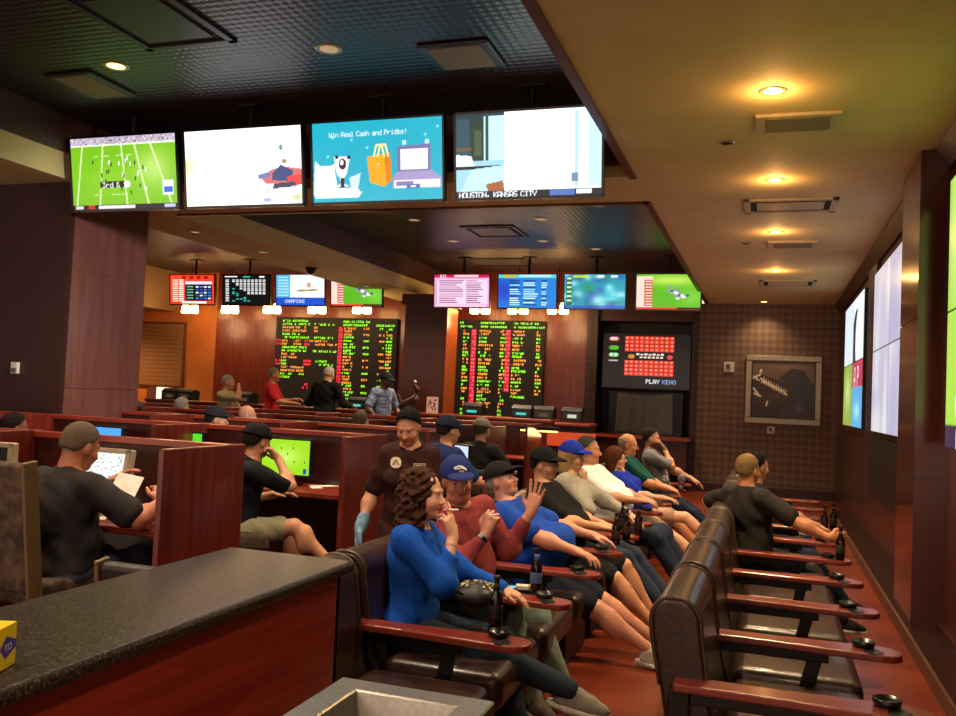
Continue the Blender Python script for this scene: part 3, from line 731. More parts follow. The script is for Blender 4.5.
    if p.get('collar'):
        Q = Sdf(); cN = neck+S*.012
        for j in range(14):
            a0, a1 = R(25+j*310/14), R(25+(j+1)*310/14)
            f = lambda a: cN+A2*math.cos(a)*.08*sc*gl+B2*math.sin(a)*.08*sc*gl-S*.03*math.cos(a)
            Q.cap(f(a0), f(a1), .013, k=.01); Q.cap(f(a0)-S*.02+nrm(f(a0)-cN)*.012, f(a1)-S*.02+nrm(f(a1)-cN)*.012, .009, k=.01)
        meshob('collar', [Q.mesh(max(.006, hb*.6))], cloth(p['collar']), root, O)
    # ---- trousers or shorts
    if not p.get('nolegs'):
        Q = Sdf(); c = .01; Q.ell(P0-S*.02-A*.01, (.122*g+c, .168*g+c, .115+c), Rt, k=.06)
        sho = p.get('shorts')
        for i in (0, 1):
            if sho: Q.cap(hips[i], hips[i]*(1-sho)+kn[i]*sho, .098*sc*gl, .086*sc*gl, k=.04)
            else:
                Q.cap(hips[i], kn[i], .098*sc*gl, .072*sc*gl, k=.04); Q.ell(kn[i], (.079*sc*gl,)*3, k=.03); Q.cap(kn[i], an[i]+U*.0, .068*sc*gl, .056*sc*gl**.5, k=.03)
        Q.warp(folds)
        meshob('shorts' if sho else 'trousers', [Q.mesh(hb)], cloth(p.get('pants', '2a3040')), root, O)
        sd = p.get('shoes', '3a3230')
        for i in (0, 1):
            if sd is None: break
            a, t = an[i], tv[i]; upv = nrm(U-t*(U@t)); lt = np.cross(upv, t); Rs = np.stack([t, lt, upv], 1); Q = Sdf()
            z0 = a-upv*.085
            if p.get('sandal'):
                Q.ell(a+t*.09-upv*.075, (.145, .05, .016), Rs, k=.01); Q.cap(a+t*.12-lt*.045-upv*.05, a+t*.1+lt*.045-upv*.05, .01, k=.01); Q.cap(a+t*.1-upv*.035, a+t*.14-upv*.06, .009, k=.01)
                meshob('sandal', [Q.mesh(.006)], cloth(sd), root, O); continue
            Q.cap(a-t*.03-upv*.005, a-t*.03-upv*.045, .042, .044, k=.02); Q.ell(a+t*.08-upv*.055, (.125, .047, .042), Rs, k=.03); Q.cap(a, a+t*.1-upv*.035, .038, .034, k=.03)
            Q.plane(z0+upv*.012, -upv); so = meshob('shoe', [Q.mesh(max(.007, hb*.7))], cloth(sd), root, O)
            Q = Sdf(); Q.ell(a+t*.055-upv*.08, (.16, .052, .05), Rs, k=.0); Q.plane(z0+upv*.018, upv); Q.plane(z0-upv*.006, -upv)
            meshob('sole', [Q.mesh(max(.006, hb*.6))], cloth(p.get('solec', 'c8c0b0')), so, O)
            if p.get('laces'):
                lb = MB()
                for q in (.055, .078, .1): lb.tube([a+t*q+lt*y-upv*(.012+q*.18+abs(y)*.35)-O for y in (-.028, 0, .028)], .003, 5)
                obj('laces', lb, cloth('ded8c8'), so, smooth=True)
    return dict(root=root, O=O, H=H, wp=wp, el=el, shl=shl, kn=kn, an=an, neck=neck, P0=P0, S=S, A=A2, B=B2, W=W, hf=hf, hl=hl, hu=hu, g=g, shirt=sh)
# ------------------------------------------------------------------ the room
XE, XW, ZS, ZC, YF = -1.2, 1.25, 3.67, 4.3, 17.6   # ceiling edge, video wall, soffit, coffer, far wall
PL = .15                                            # carrel platform height
def floor_mat():
    k = N('floor_wood'); br = k.n('ShaderNodeTexBrick'); br.inputs['Scale'].default_value = 1; br.offset = .37
    br.inputs['Brick Width'].default_value = 1.3; br.inputs['Row Height'].default_value = .16; br.inputs['Mortar Size'].default_value = .003
    br.inputs['Color1'].default_value = (*lin('7c3219'), 1); br.inputs['Color2'].default_value = (*lin('602212'), 1); br.inputs['Mortar'].default_value = (*lin('2a0f08'), 1)
    k.l(k.co(), br.inputs[0]); k.l(br.outputs[0], k.p.inputs['Base Color']); k.p.inputs['Roughness'].default_value = .3; return k.m
FLOORM = floor_mat()
CARPET = mat('dark_red_carpet', '3a1a14', .95, c2='22100e', scale=9)
COFF = lattice('embossed_dark_ceiling', '1c171c', '2a2329', 44, .38, .45, (0, 1))
PATW = lattice('diamond_wallpaper', '5c4536', '735845', 23, .5, .25, (0, 2))
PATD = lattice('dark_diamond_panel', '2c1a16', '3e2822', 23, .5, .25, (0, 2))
ORANGE = mat('orange_plaster', 'b86828', .7, c2='aa5e24', scale=2)
RIB = wood('ribbed_dark_wood', '241210', '3a201a', .35, 1)
struct('floor', MB().box(-16, XW+.2, -3.2, 19, -.1, 0), FLOORM)
struct('floor', MB().box(-16, -2.75, 1.6, 11.6, 0.0, PL), CARPET, .01)
struct('floor', MB().box(-16, -2.75, 11.6, 17.6, 0.0, .3), CARPET, .01)
struct('ceiling', MB().box(XE, XW+.2, -3.2, YF+.9, ZS, ZS+.9), CREAM)
struct('ceiling', MB().box(-16, XE, -3.2, YF+.9, ZC, ZC+.15), COFF)
struct('ceiling', MB().box(-16, XE, 7.67, 8.68, ZS, ZC), CREAM)
struct('ceiling', MB().box(-7.8, -6.82, -3.2, 7.67, ZS, ZC), CREAM)
struct('ceiling', MB().box(-7.8, -6.82, 8.68, YF, ZS, ZC), CREAM)
# brown crown strips inside the coffers and the thin edge trim
t = MB(); t.box(-6.82, -6.78, -3.2, 7.67, 3.93, ZC); t.box(-6.82, -6.78, 8.68, YF, 3.93, ZC); t.box(-6.82, XE, 7.6, 7.67, ZS+.1, ZC); t.box(-16, -7.8, 7.62, 7.67, 3.93, ZC); t.box(-7.84, -7.8, 8.68, YF, 3.93, ZC); t.box(-7.84, -7.8, -3.2, 7.62, 3.93, ZC)
t.box(XE-.04, XE, -3.2, 7.67, ZS+.25, ZC)
struct('trim_1', t, CROWN)
t = MB(); t.box(XE-.035, XE+.03, -3.2, 7.7, ZS-.02, ZS+.1); t.box(XE-.035, XE+.03, 8.65, YF, ZS-.02, ZS+.1); t.box(-6.8, XE, 8.65, 8.71, ZS-.02, ZS+.1)
struct('trim_2', t, mat('edge_trim', '5a2e24', .4))
struct('wall_right', MB().box(XW, XW+.2, -3.2, YF, 0, ZS), MAROON)
struct('wall_left', MB().box(-16.2, -16, -3.2, 18.8, 0, ZC), ORANGE)
struct('wall_far', MB().box(-1.36, XW+.2, YF, YF+.2, 0, ZS), PATW)
struct('wall_boards', MB().box(-12.5, -3.55, YF, YF+.2, 0, ZC), wood('board_wall_wood', '5a2014', '7a3220', .35, 2))
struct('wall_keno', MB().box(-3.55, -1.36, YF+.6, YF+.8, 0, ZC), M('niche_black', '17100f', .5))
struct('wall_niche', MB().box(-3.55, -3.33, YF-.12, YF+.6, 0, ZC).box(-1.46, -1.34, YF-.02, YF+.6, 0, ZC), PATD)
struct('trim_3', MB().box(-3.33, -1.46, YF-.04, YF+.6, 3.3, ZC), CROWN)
# orange corner with a doorway
t = MB(); t.box(-16, -14.35, YF, YF+.2, 0, ZC); t.box(-13.55, -12.5, YF, YF+.2, 0, ZC); t.box(-14.35, -13.55, YF, YF+.2, 2.35, ZC)
struct('wall_orange', t, ORANGE)
dr = struct('door_1', MB().box(-14.35, -14.28, YF-.04, YF+.22, .3, 2.4).box(-13.62, -13.55, YF-.04, YF+.22, .3, 2.4).box(-14.35, -13.55, YF-.04, YF+.22, 2.33, 2.4), M('door_frame_wood', '6a3a1c', .4))
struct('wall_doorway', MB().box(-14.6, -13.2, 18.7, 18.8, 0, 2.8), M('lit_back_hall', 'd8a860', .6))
t = MB(); t.box(-16, -13.6, 14.8, YF, 3.35, ZC); struct('ceiling', t, M('tan_soffit', '8a6a48', .7))
# left column, middle column, right pilaster and panel joints
def column(x0, x1, y0, y1, z1, m_, joints=(1.95, 2.55, 1.1), cap_=False):
    c = MB(); zs = [0]+sorted(j for j in joints)+[z1]
    for a, b in zip(zs, zs[1:]): c.box(x0, x1, y0, y1, a+.006, b-.006)
    c.box(x0+.012, x1-.012, y0+.012, y1-.012, 0, z1)
    if cap_: c.box(x0-.06, x1+.06, y0-.06, y1+.06, z1-.22, z1)
    return c
struct('wall_column_left', column(-7.9, -6.82, 7.1, 8.2, ZS, COLW, (1.55, 2.78)), COLW)
struct('wall_left_shade_panel', MB().box(-9.3, -6.83, 7.05, 7.1, 0, ZS), wood('shaded_left_wood', '270a08', '320e0b', .5, 2, 0))  # column's shaded front face, shade put into a darker copy of its wood
struct('wall_column_middle', column(-6.9, -6.03, 15.9, 16.55, ZS-.06, MAROON, (1.9, 2.6), True), MAROON)
struct('wall_column_lit_side', MB().box(-6.025, -6.012, 15.92, 16.53, 0, 3.35), wood('pendant_lit_wood', '8a3818', 'a04a22', .4))  # side face of the column, pendant light put into its orange colour
PILM = wood('pilaster_veneer', '3e1913', '4c2118', .16, 2, .6)
struct('wall_pilaster', column(1.04, XW+.02, 7.2, 8.1, ZS, PILM, (1.2, 2.4)), PILM)
t = MB(); t.extr([(XW-.12, ZS-.02), (XW, ZS-.02), (XW, ZS-.16), (XW-.03, ZS-.16)], 8.1, YF); t.extr([(XW-.12, ZS-.02), (XW, ZS-.02), (XW, ZS-.16), (XW-.03, ZS-.16)], -3.2, 7.2)
struct('trim_4', t, M('crown_dark', '3c221a', .5))
struct('trim_5', MB().box(XW-.24, XW, 1.0, 15, 0, .1), mat('dark_ledge', '2a1410', .25))
struct('trim_10', MB().box(XW-.26, XW-.24, 1.0, 15, 0, .105), M('ledge_edge', '5a3a28', .4))
struct('baseboard_right', MB().box(XW-.03, XW, -3.2, YF, 0, .15), DARKW)
struct('trim_6', MB().box(XW-.05, XW, 11.45, 12.4, 1.3, 3.5).box(XW-.04, XW, 8.1, 17.2, .0, 1.3), RIB)
struct('trim_7', MB().box(XW-.06, XW, 8.4, 11.6, .72, 1.38), M('black_grille', '0c090a', .4))
struct('baseboard_far', MB().box(-1.34, XW, YF-.02, YF, 0, .16), DARKW)

# ------------------------------------------------------------------ video wall (right)
def wall_screen(y0, y1, z0, z1, cv, label, mt=SCR):
    r = empty('wall_screen', (XW-.06, (y0+y1)/2, (z0+z1)/2), 0, label, 'screen', 'large screens tiled along the right wall')
    a, b = (y1-y0)/2, (z1-z0)/2
    f = MB(); f.box(-.02, .05, -a, a, -b, b); obj('housing', f, BLACKP, r)
    s = grid_mesh('screen', cv, lambda u, v: (u*0-.024, a*.985-2*a*.985*u, -b*.985+2*b*.985*v), mt, r); return r
G = 'green field picture on the screen nearest the right edge, '
z0, zm, z1 = 1.45, 2.39, 3.32
cvA = Cv(80, 46, '98c83a'); cvA.soft(10, 20, 10, 30, 'd8f0a0', .7)
cvB = Cv(80, 46, 'a8d84c'); cvB.rect(0, 38, 80, 46, '382848'); cvB.text(14, 28, '0', 'ffffff', 1); cvB.text(20, 28, '9', 'ffffff', 1); cvB.text(16, 39, 'N', 'ffffff')
wall_screen(4.9, 6.77, zm, z1, cvA, 'large upper wall screen with plain green picture at right edge, nearest', SCR)
wall_screen(4.9, 6.77, z0, zm, cvB, 'large lower wall screen with green picture and dark caption bar at right edge', SCR)
sy = [8.42, 9.88, 11.34]
for i in (0, 1):
    for j, (a, b) in enumerate(((z0, zm), (zm, z1))):
        wall_screen(sy[i], sy[i+1], a, b, cv_white(20+2*i+j), ['nearer', 'farther'][i]+' pale lavender '+['lower', 'upper'][j]+' wall screen just beyond the pilaster', SCR_LO)
ca = Cv(60, 46, 'e8ecf4'); ca.rect(0, 0, 60, 46, 'd8e4f4'); cb = Cv(60, 46, 'f0f4f8'); cb.ell(20, 34, 26, 26, '303438'); cb.ell(40, 30, 26, 26, 'e8f4fa'); 
cc = Cv(60, 46, '8ca844'); cc.soft(30, 20, 20, 14, 'd0e0a0', .8); ce = Cv(60, 46, '58a8d8'); ce.rect(0, 0, 60, 18, 'b83858'); ce.text(10, 4, 'A P', 'f8e0f0', 2); ce.soft(30, 34, 18, 6, 'c8e8f8', .8)
for i, (y0, y1) in enumerate(((12.5, 13.98), (13.98, 15.46))):
    wall_screen(y0, y1, z0, zm, (ce, cc)[i], ('far lower wall screen with red and blue picture', 'farthest lower wall screen with green picture')[i])
    wall_screen(y0, y1, zm, z1, (cb, ca)[i], ('far upper wall screen with a dark and white round shape', 'farthest upper wall screen with pale blue picture')[i])

# ------------------------------------------------------------------ hanging televisions
def tv(x0, x1, y, zb, cv, label, tilt=8, group=None, mt=SCR, top=ZC):
    w = x1-x0; h = w*.575; r = empty('television', ((x0+x1)/2, y, zb+h/2), 0, label, 'television', group)
    b = empty  # noqa
    f = MB(); a = R(tilt); f.M = Matrix.Rotation(a, 4, 'X')
    f.box(-w/2, w/2, 0, .055, -h/2, h/2); hs = obj('housing', f, BLACKP, r, .006)
    f = MB(); f.M = Matrix.Rotation(a, 4, 'X'); e = .018
    for q in ((-w/2, w/2, h/2-e, h/2), (-w/2, w/2, -h/2, -h/2+e*1.4), (-w/2, -w/2+e, -h/2, h/2), (w/2-e, w/2, -h/2, h/2)): f.box(q[0], q[1], -.012, 0, q[2], q[3])
    obj('bezel', f, M('glossy_bezel', '0a0a0c', .15), r)
    ca, sa = math.cos(a), math.sin(a)
    def fn(u, v):
        x = -w/2+e+(w-2*e)*u; z = -h/2+e*1.4+(h-2.4*e)*v; yy = -.003; return (x, yy*ca-z*sa, yy*sa+z*ca)
    grid_mesh('screen', cv, fn, mt, r)
    f = MB(); f.box(-.18, .18, .06, .12, -.12, .12); f.cyl((0, .1, 0), (0, .1, top-(zb+h/2)), .025); f.box(-.12, .12, .03, .17, top-(zb+h/2)-.02, top-(zb+h/2)); obj('ceiling_mount', f, BLACKM, r)
    return r
NG = 'near row of hanging televisions'
xs = [-6.72, -5.36, -3.99, -2.61]
W4 = 1.29
for i, (cv, lb, mt) in enumerate(((cv_football(), 'hanging television showing a green football field, far left of near row', SCR), (cv_race(), 'hanging television showing a mostly white picture with a red race car', SCR_HI),
                             (cv_cash(), 'hanging television with turquoise cash and prizes advert', SCR), (cv_room(), 'hanging television showing a bright white room scene, beside the cream ceiling edge', SCR_HI))):
    tv(xs[i], xs[i]+W4, 6.9, 3.32, cv, lb, 9, NG, mt)
FG = 'far row of hanging televisions'
far = [((168, 217), cv_red(), 'far hanging television with red bordered odds table, leftmost'), ((221, 270), cv_tote(), 'far hanging television with black screen of white race numbers'),
       ((274, 326), cv_golf(), 'far hanging television with blue and white golf picture'), ((329, 381), cv_grass(), 'far hanging television cut by the beam, left of the middle column'),
       ((432, 494), cv_list('e8a0c8', 'c81850', 11, ((10, 50), (64, 34)), ('a05890', 'c880a8', '905080'), 2, 'f4d4ec'), 'far hanging television with pink table of odds'),
       ((496, 558), cv_blue(), 'far hanging television with blue table of odds'), ((562, 629), cv_teal(), 'far hanging television with blurry teal picture'), ((634, 701), cv_grass(), 'far hanging television with green field and fallen players, next to patterned wall')]
for i, ((a, b), cv, lb) in enumerate(far):
    y = 15.6; A_ = at(a, 305, Y=y); B_ = at(b, 305, Y=y)
    tv(A_.x+.02, A_.x+.02+1.15, y, 3.31, cv, lb, 6, FG)

# ------------------------------------------------------------------ LED boards, keno screen, picture
def board(px0, px1, zb, zt, cv, label):
    x0 = at(px0, 360, Y=YF-.08).x; x1 = at(px1, 360, Y=YF-.08).x; w = x1-x0; h = zt-zb
    r = empty('odds_board', ((x0+x1)/2, YF-.06, zb), 0, label, 'led board', 'red and green odds boards')
    obj('housing', MB().box(-w/2, w/2, -.03, .05, 0, h), M('board_black', '120c0a', .4), r, .006)
    f = MB()
    for q in range(1, 26): f.box(-w/2, w/2, -.036, -.03, h*q/26-.002, h*q/26+.002)
    obj('slat', f, BLACKM, r)
    grid_mesh('display', cv, lambda u, v: (-w/2+w*u, u*0-.04, h*v), LED, r); return r
LED = vcol('led_display', .9, 1.7)
board(275, 396, 1.1, 3.26, cv_led(240, 200, 3, True), 'large dark odds board with green and amber rows, behind the standing people')
board(457, 544, 1.2, 3.26, cv_led(172, 182, 5, False), 'large dark odds board with two red columns, right of the middle column')
r = empty('keno_screen', (-2.36, YF+.1, 1.93), 0, 'black keno display with red number grid in dark niche', 'screen')
obj('housing', MB().box(-.9, .88, 0, .08, 0, 1.14), BLACKP, r, .01)
grid_mesh('screen', cv_keno(), lambda u, v: (-.87+1.73*u, u*0-.006, .03+1.08*v), SCR, r)
r = empty('covered_display', (-2.35, YF+.1, 1.0), 0, 'dark screen draped with a grey cloth below keno display', 'covered screen')
obj('case', MB().box(-.75, .75, .0, .3, -.05, .88), M('case_black', '0e0a0a', .4), r, .02)
f = MB(); n = 24
for j in range(9):
    z = .86-.86*j/8
    for i in range(n+1):
        x = -.55+1.1*i/n; s_ = 1+.03*j/8*math.sin(i); f.v.append((x*s_*(1+.05*j/8), -.05-.02*math.sin(i*1.3+j*.2)*j/8, z-.05*math.cos(x*2.6)*(j == 0)))
for j in range(8):
    for i in range(n): f.f.append((j*(n+1)+i, (j+1)*(n+1)+i, (j+1)*(n+1)+i+1, j*(n+1)+i+1))
dc = obj('drape', f, M('grey_drape', '5c5e60', .8), r, smooth=True); dc.modifiers.new('thick', 'SOLIDIFY').thickness = .012
struct('trim_8', MB().box(-3.33, -1.46, YF-.5, YF+.6, .3, .96), DARKW)
struct('trim_9', MB().box(-3.4, -1.4, YF-.6, YF+.1, .96, 1.02), CHERRY_Y)
# framed picture
PX = at(783, 390, Y=YF-.04)
r = empty('framed_picture', (PX.x, YF-.01, PX.z), 0, 'large silver framed picture of old football boots and ball on patterned wall', 'picture')
w, h = .685, .655; f = MB()
for x0_, x1_, z0_, z1_ in ((-w, w, h-.11, h), (-w, w, -h, -h+.11), (-w, -w+.11, -h+.11, h-.11), (w-.11, w, -h+.11, h-.11)): f.box(x0_, x1_, -.05, 0, z0_, z1_)
obj('frame', f, M('silver_frame', 'a89a86', .35, .6), r, .012)
f = MB(); f.box(-w+.11, w-.11, -.02, 0, -h+.11, h-.11); obj('mat_board', f, M('inner_black', '15100e', .4), r)
c = Cv(120, 112, '4a3a30'); c.rect(0, 0, 120, 40, '6a5244'); c.soft(70, 4, 40, 16, '8a6850', .8); c.poly([(50, 34), (76, 12), (100, 16), (112, 36), (100, 50), (60, 46)], '2e2a2a'); c.poly([(60, 44), (118, 40), (118, 110), (60, 110)], '2a2624', .8)
c.poly([(0, 40), (10, 24), (60, 40), (76, 62), (60, 74), (0, 62)], '342420'); c.ell(30, 90, 40, 28, '3c2a24'); c.ell(30, 92, 28, 20, '2a1e1a'); c.soft(30, 80, 20, 12, '5a4034', .6); c.ell(88, 84, 22, 24, '332c2c'); c.soft(92, 92, 8, 8, '6a5e58', .7)
for i in range(10): c.line(16+5*i, 34+2.6*i, 22+5*i, 42+2.6*i, 'f4e8cc', 2.6); c.line(22+5*i, 32+2.6*i, 17+5*i, 42+2.6*i, 'd8c8a8', 1.4)
for a, b, e, f_ in ((0, 34, 14, 26), (14, 26, 16, 16), (2, 54, 12, 66), (4, 64, 16, 70), (28, 88, 30, 80), (2, 30, 12, 38)): c.line(a, b, e, f_, 'f0e2c4', 3)
c.line(10, 22, 60, 38, '6a5040', 1.2); c.line(44, 70, 60, 60, '6a5a50', 1.2)
grid_mesh('picture', c, lambda u, v: (-.555+1.11*u, u*0-.024, -.525+1.05*v), vcol('print', .35), r)
for px, py, lb, s_ in ((729, 367, 'small white thermostat on patterned wall left of the picture', .1), (771, 430, 'small white plate on patterned wall below the picture', .07)):
    q = at(px, py, Y=YF-.02); r = empty('wall_plate', (q.x, YF, q.z), 0, lb, 'wall plate')
    obj('plate', MB().box(-s_, s_, -.03, 0, -s_, s_), WHITEP, r, .01); obj('button', MB().box(-s_*.5, s_*.2, -.045, -.03, -s_*.4, s_*.5), M('button_grey', '5a5450', .5), r)
q = at(16, 368, Y=7.04); r = empty('wall_phone', (q.x, 7.05, q.z), 0, 'small white box on dark left column', 'wall box')
obj('case', MB().box(-.045, .045, -.04, 0, -.06, .06), WHITEP, r, .008); obj('dial', MB().box(-.03, .03, -.045, -.04, -.045, .0), M('button_grey', '5a5450', .5), r)

# ------------------------------------------------------------------ ceiling fittings
def downlight(x, y, z, label, group, em, power=0, warm=(1, .72, .42), rr=.075):
    r = empty('downlight', (x, y, z), 0, label, 'ceiling light', group)
    obj('trim_ring', MB().lathe([(rr*.72, -.002), (rr, -.008), (rr*1.12, -.002), (rr*1.12, .0)], n=24), M('ring_metal', 'b8a07c', .35, .5), r, smooth=True)
    obj('lamp', MB().lathe([(rr*.74, -.003), (rr*.5, .0), (0.0001, .003)], n=20), em, r, smooth=True)
    if power:
        l = bpy.data.lights.new('downlight_beam', 'SPOT'); l.energy = power; l.color = warm; l.spot_size = R(125); l.spot_blend = .9; l.shadow_soft_size = .06
        o = bpy.data.objects.new('downlight_beam', l); COL.objects.link(o); o.parent = r; o.location = (0, 0, -.03)
    return r
HOT = emit('hot_lamp', 'ffb45a', 9); WARM = emit('warm_lamp', 'ffc070', 4); DIML = emit('dim_lamp', 'b89a70', .6)
CG = 'warm downlights along the cream ceiling'
for i, (px, py) in enumerate(((773, 91), (775, 180), (776, 232), (776, 271))):
    q = at(px, py, Z=ZS)
    downlight(q.x, q.y, ZS, 'glowing orange downlight in cream ceiling, '+['nearest', 'second', 'third', 'fourth'][i]+' from the camera', CG, HOT, 260, rr=.08)
q = at(764, 303, Z=ZS-.01); downlight(q.x, min(q.y, 17.2), ZS, 'downlight in cream ceiling just above the picture wall', CG, HOT, 60)
for px, py, g_, em, pw in ((116, 66, 'N', WARM, 150), (329, 49, 'N', DIML, 90)):
    q = at(px, py, Z=ZC); downlight(q.x, q.y, ZC, ('brass downlight in dark ceiling above the football television' if px < 200 else 'downlight in dark ceiling above the cash advert television'), 'downlights in the near dark ceiling', em, pw, rr=.1)
for k, (px, py) in enumerate(((453, 241), (543, 241), (596, 249), (598, 205), (541, 219), (414, 220))):
    q = at(px, py, Z=ZC)
    if q.y > 8.8: downlight(q.x, q.y, ZC, 'small downlight in far dark ceiling above the far televisions', 'downlights in the far dark ceiling', DIML, 110, rr=.1)
for px, py in ((195, 232), (262, 252), (366, 286)):
    q = at(px, py, Z=ZS); downlight(q.x, q.y, ZS, 'small downlight under the cream beam at left', 'downlights under the long cream beam', DIML, 40)
def vent(px0, px1, py, z, label, solid, dy=.55, group='ceiling grilles and panels', mt=None, name='ceiling_vent'):
    a = at(px0, py, Z=z); b = at(px1, py, Z=z); w = b.x-a.x; x = (a.x+b.x)/2; y = (a.y+b.y)/2
    r = empty(name, (x, y, z), 0, label, 'ceiling vent' if not solid else 'ceiling speaker', group); w = abs(w)/2; dy /= 2
    mt = mt or CREAM
    if solid:
        obj('cover', MB().box(-w, w, -dy, dy, -.03, 0), mt, r, .02, seg=3); obj('grille', MB().box(-w+.07, w-.07, -dy+.04, dy-.04, -.036, -.028), M('grille_tan', '8c7c58', .7), r, .004); return
    f = MB(); f.box(-w, w, -dy, -dy+.06, -.02, 0); f.box(-w, w, dy-.06, dy, -.02, 0); f.box(-w, -w+.06, -dy, dy, -.02, 0); f.box(w-.06, w, -dy, dy, -.02, 0)
    obj('frame', f, mt, r, .003); f = MB(); f.box(-w+.12, w-.12, -dy+.14, dy-.14, -.018, -.008); obj('diffuser_plate', f, mt, r, .003)
    obj('throat', MB().box(-w+.05, w-.05, -dy+.05, dy-.05, -.004, 0), M('vent_black', '1a1410', .8), r)
CRV = mat('vent_cream', 'c8b48c', .6); DKV = mat('vent_dark', '2a2426', .45)
vent(755, 841, 120, ZS, 'solid cream speaker panel in ceiling after the first downlight', True, .38, mt=CRV, name='ceiling_speaker')
vent(744, 837, 205, ZS, 'cream air vent with dark slot in ceiling after the second downlight', False, .6, mt=CRV)
vent(767, 818, 243, ZS, 'small solid cream panel in ceiling after the third downlight', True, .4, mt=CRV, name='ceiling_speaker')
vent(760, 816, 283, ZS, 'far cream air vent with dark slot in ceiling', False, .7, mt=CRV)
for k, (px, py) in enumerate(((727, 142), (746, 243))):
    q = at(px, py, Z=ZS); r = empty('ceiling_sensor', (q.x, q.y, ZS), 0, ('small dark round ceiling sensor near the first speaker panel', 'small dark round ceiling sensor beside the third downlight')[k], 'sensor')
    obj('rim', MB().lathe([(.045, -.012), (.06, -.002), (.06, 0)]), M('ring_metal', 'b8a07c', .35, .5), r); obj('lens', MB().lathe([(.0001, -.02), (.04, -.012), (.045, -.004)]), BLACKM, r)
vent(95, 205, 18, ZC, 'large square dark vent frame in near dark ceiling, top left', False, 1.0, mt=DKV)
vent(425, 500, 54, ZC, 'dark square speaker panel in near dark ceiling above the cash advert television', True, .5, mt=DKV, name='ceiling_speaker')
vent(65, 118, 84, ZC, 'dark flush panel in near dark ceiling, left of the brass downlight', True, .6, mt=DKV, name='ceiling_speaker')
vent(468, 522, 231, ZC, 'dark vent in far dark ceiling between two downlights', False, .9, mt=DKV)
vent(468, 530, 262, ZC, 'dark vent in far dark ceiling close above the far televisions', False, .9, mt=DKV)
q = at(311, 268, Z=ZS); r = empty('dome_camera', (q.x, q.y, ZS), 0, 'small black dome camera under the long cream beam', 'camera')
obj('mount', MB().lathe([(.09, -.03), (.1, 0)]), BLACKM, r, smooth=True); obj('dome', MB().lathe([(.0001, -.11), (.05, -.095), (.075, -.06), (.08, -.03)]), M('dome_glass', '0a0808', .08), r, smooth=True)
# paired glass lamps under the far televisions
SHADE = emit('glass_shade', 'ffc878', 9)
for k, px in enumerate((190, 230, 272, 317, 362, 480, 518, 558)):
    q = at(px, 309, Y=16.9); r = empty('pendant_lamp', (q.x, 16.9, q.z), 0, 'glowing glass pendant lamp pair, '+('first second third fourth fifth sixth seventh eighth'.split()[k])+' from the left under far televisions', 'lamp', 'glowing lamps over the betting counter')
    for s_ in (-.12, .12):
        obj('shade', MB().lathe([(.055, .12), (.085, .06), (.1, -.06), (.085, -.1), (.0001, -.105)], (s_, 0, 0), 14), SHADE, r, smooth=True)
    obj('bar', MB().cyl((-.14, 0, .14), (.14, 0, .14), .015, n=8).box(-.03, .03, -.03, .03, .12, .2), BLACKM, r)
    obj('rod', MB().cyl((0, 0, .2), (0, 0, ZC-q.z), .01, n=6), BLACKM, r)
    l = bpy.data.lights.new('pendant_glow', 'POINT'); l.energy = 22; l.color = (1, .62, .3); l.shadow_soft_size = .25
    o = bpy.data.objects.new('pendant_glow', l); COL.objects.link(o); o.parent = r; o.location = (0, -.55, -.3)
# ------------------------------------------------------------------ carrels (row unit: back panel, divider, desk)
CTOP = 1.32
def carrel(label):
    r = empty('betting_carrel', (0, 0, PL), 0, label, 'betting booth', 'rows of wooden betting booths')
    h = CTOP-PL
    obj('back_panel', MB().box(-1.47, 0, -.045, 0, 0, h-.04), DARKW, r, .004)
    obj('top_rail', MB().box(-1.5, 0, -.06, .015, h-.04, h), CHERRY_Y, r, .006)
    obj('divider', MB().box(0, .035, -.72, .0, 0, h+.006), CHERRY, r, .006)
    obj('desktop', MB().box(-1.47, 0, -.58, -.045, .7, .74), CHERRY_Y, r, .008)
    obj('modesty_panel', MB().box(-1.47, 0, -.1, -.06, .1, .7), DARKW, r)
    return r
proto = None
rows = [4.38, 6.36, 8.0, 9.67, 11.35]; nth = ['nearest', 'second', 'third', 'fourth', 'fifth']; cth = ['right end', 'second from right', 'third from right', 'fourth from right', 'fifth from right', 'sixth from right']
for ri, y in enumerate(rows):
    for k in range(6 if ri > 1 else 4):
        x = -2.9-1.5*k
        if x-1.5 < -7.9 and 6.8 < y < 9.2 and x > -8.4: pass
        lb = 'dark cherry wooden betting booth in the %s row from the camera, %s' % (nth[ri], cth[k])
        if ri in (2,) and -8.5 < x < -6.9: continue
        if proto is None: proto = carrel(lb); proto.location = (x, y, PL)
        else:
            if ri == 1: x = -2.9-1.65*k
            c_ = copy_tree(proto, None, (x, y, PL), lb)
            if ri == 1: c_.scale = (1.1, 1, 1)
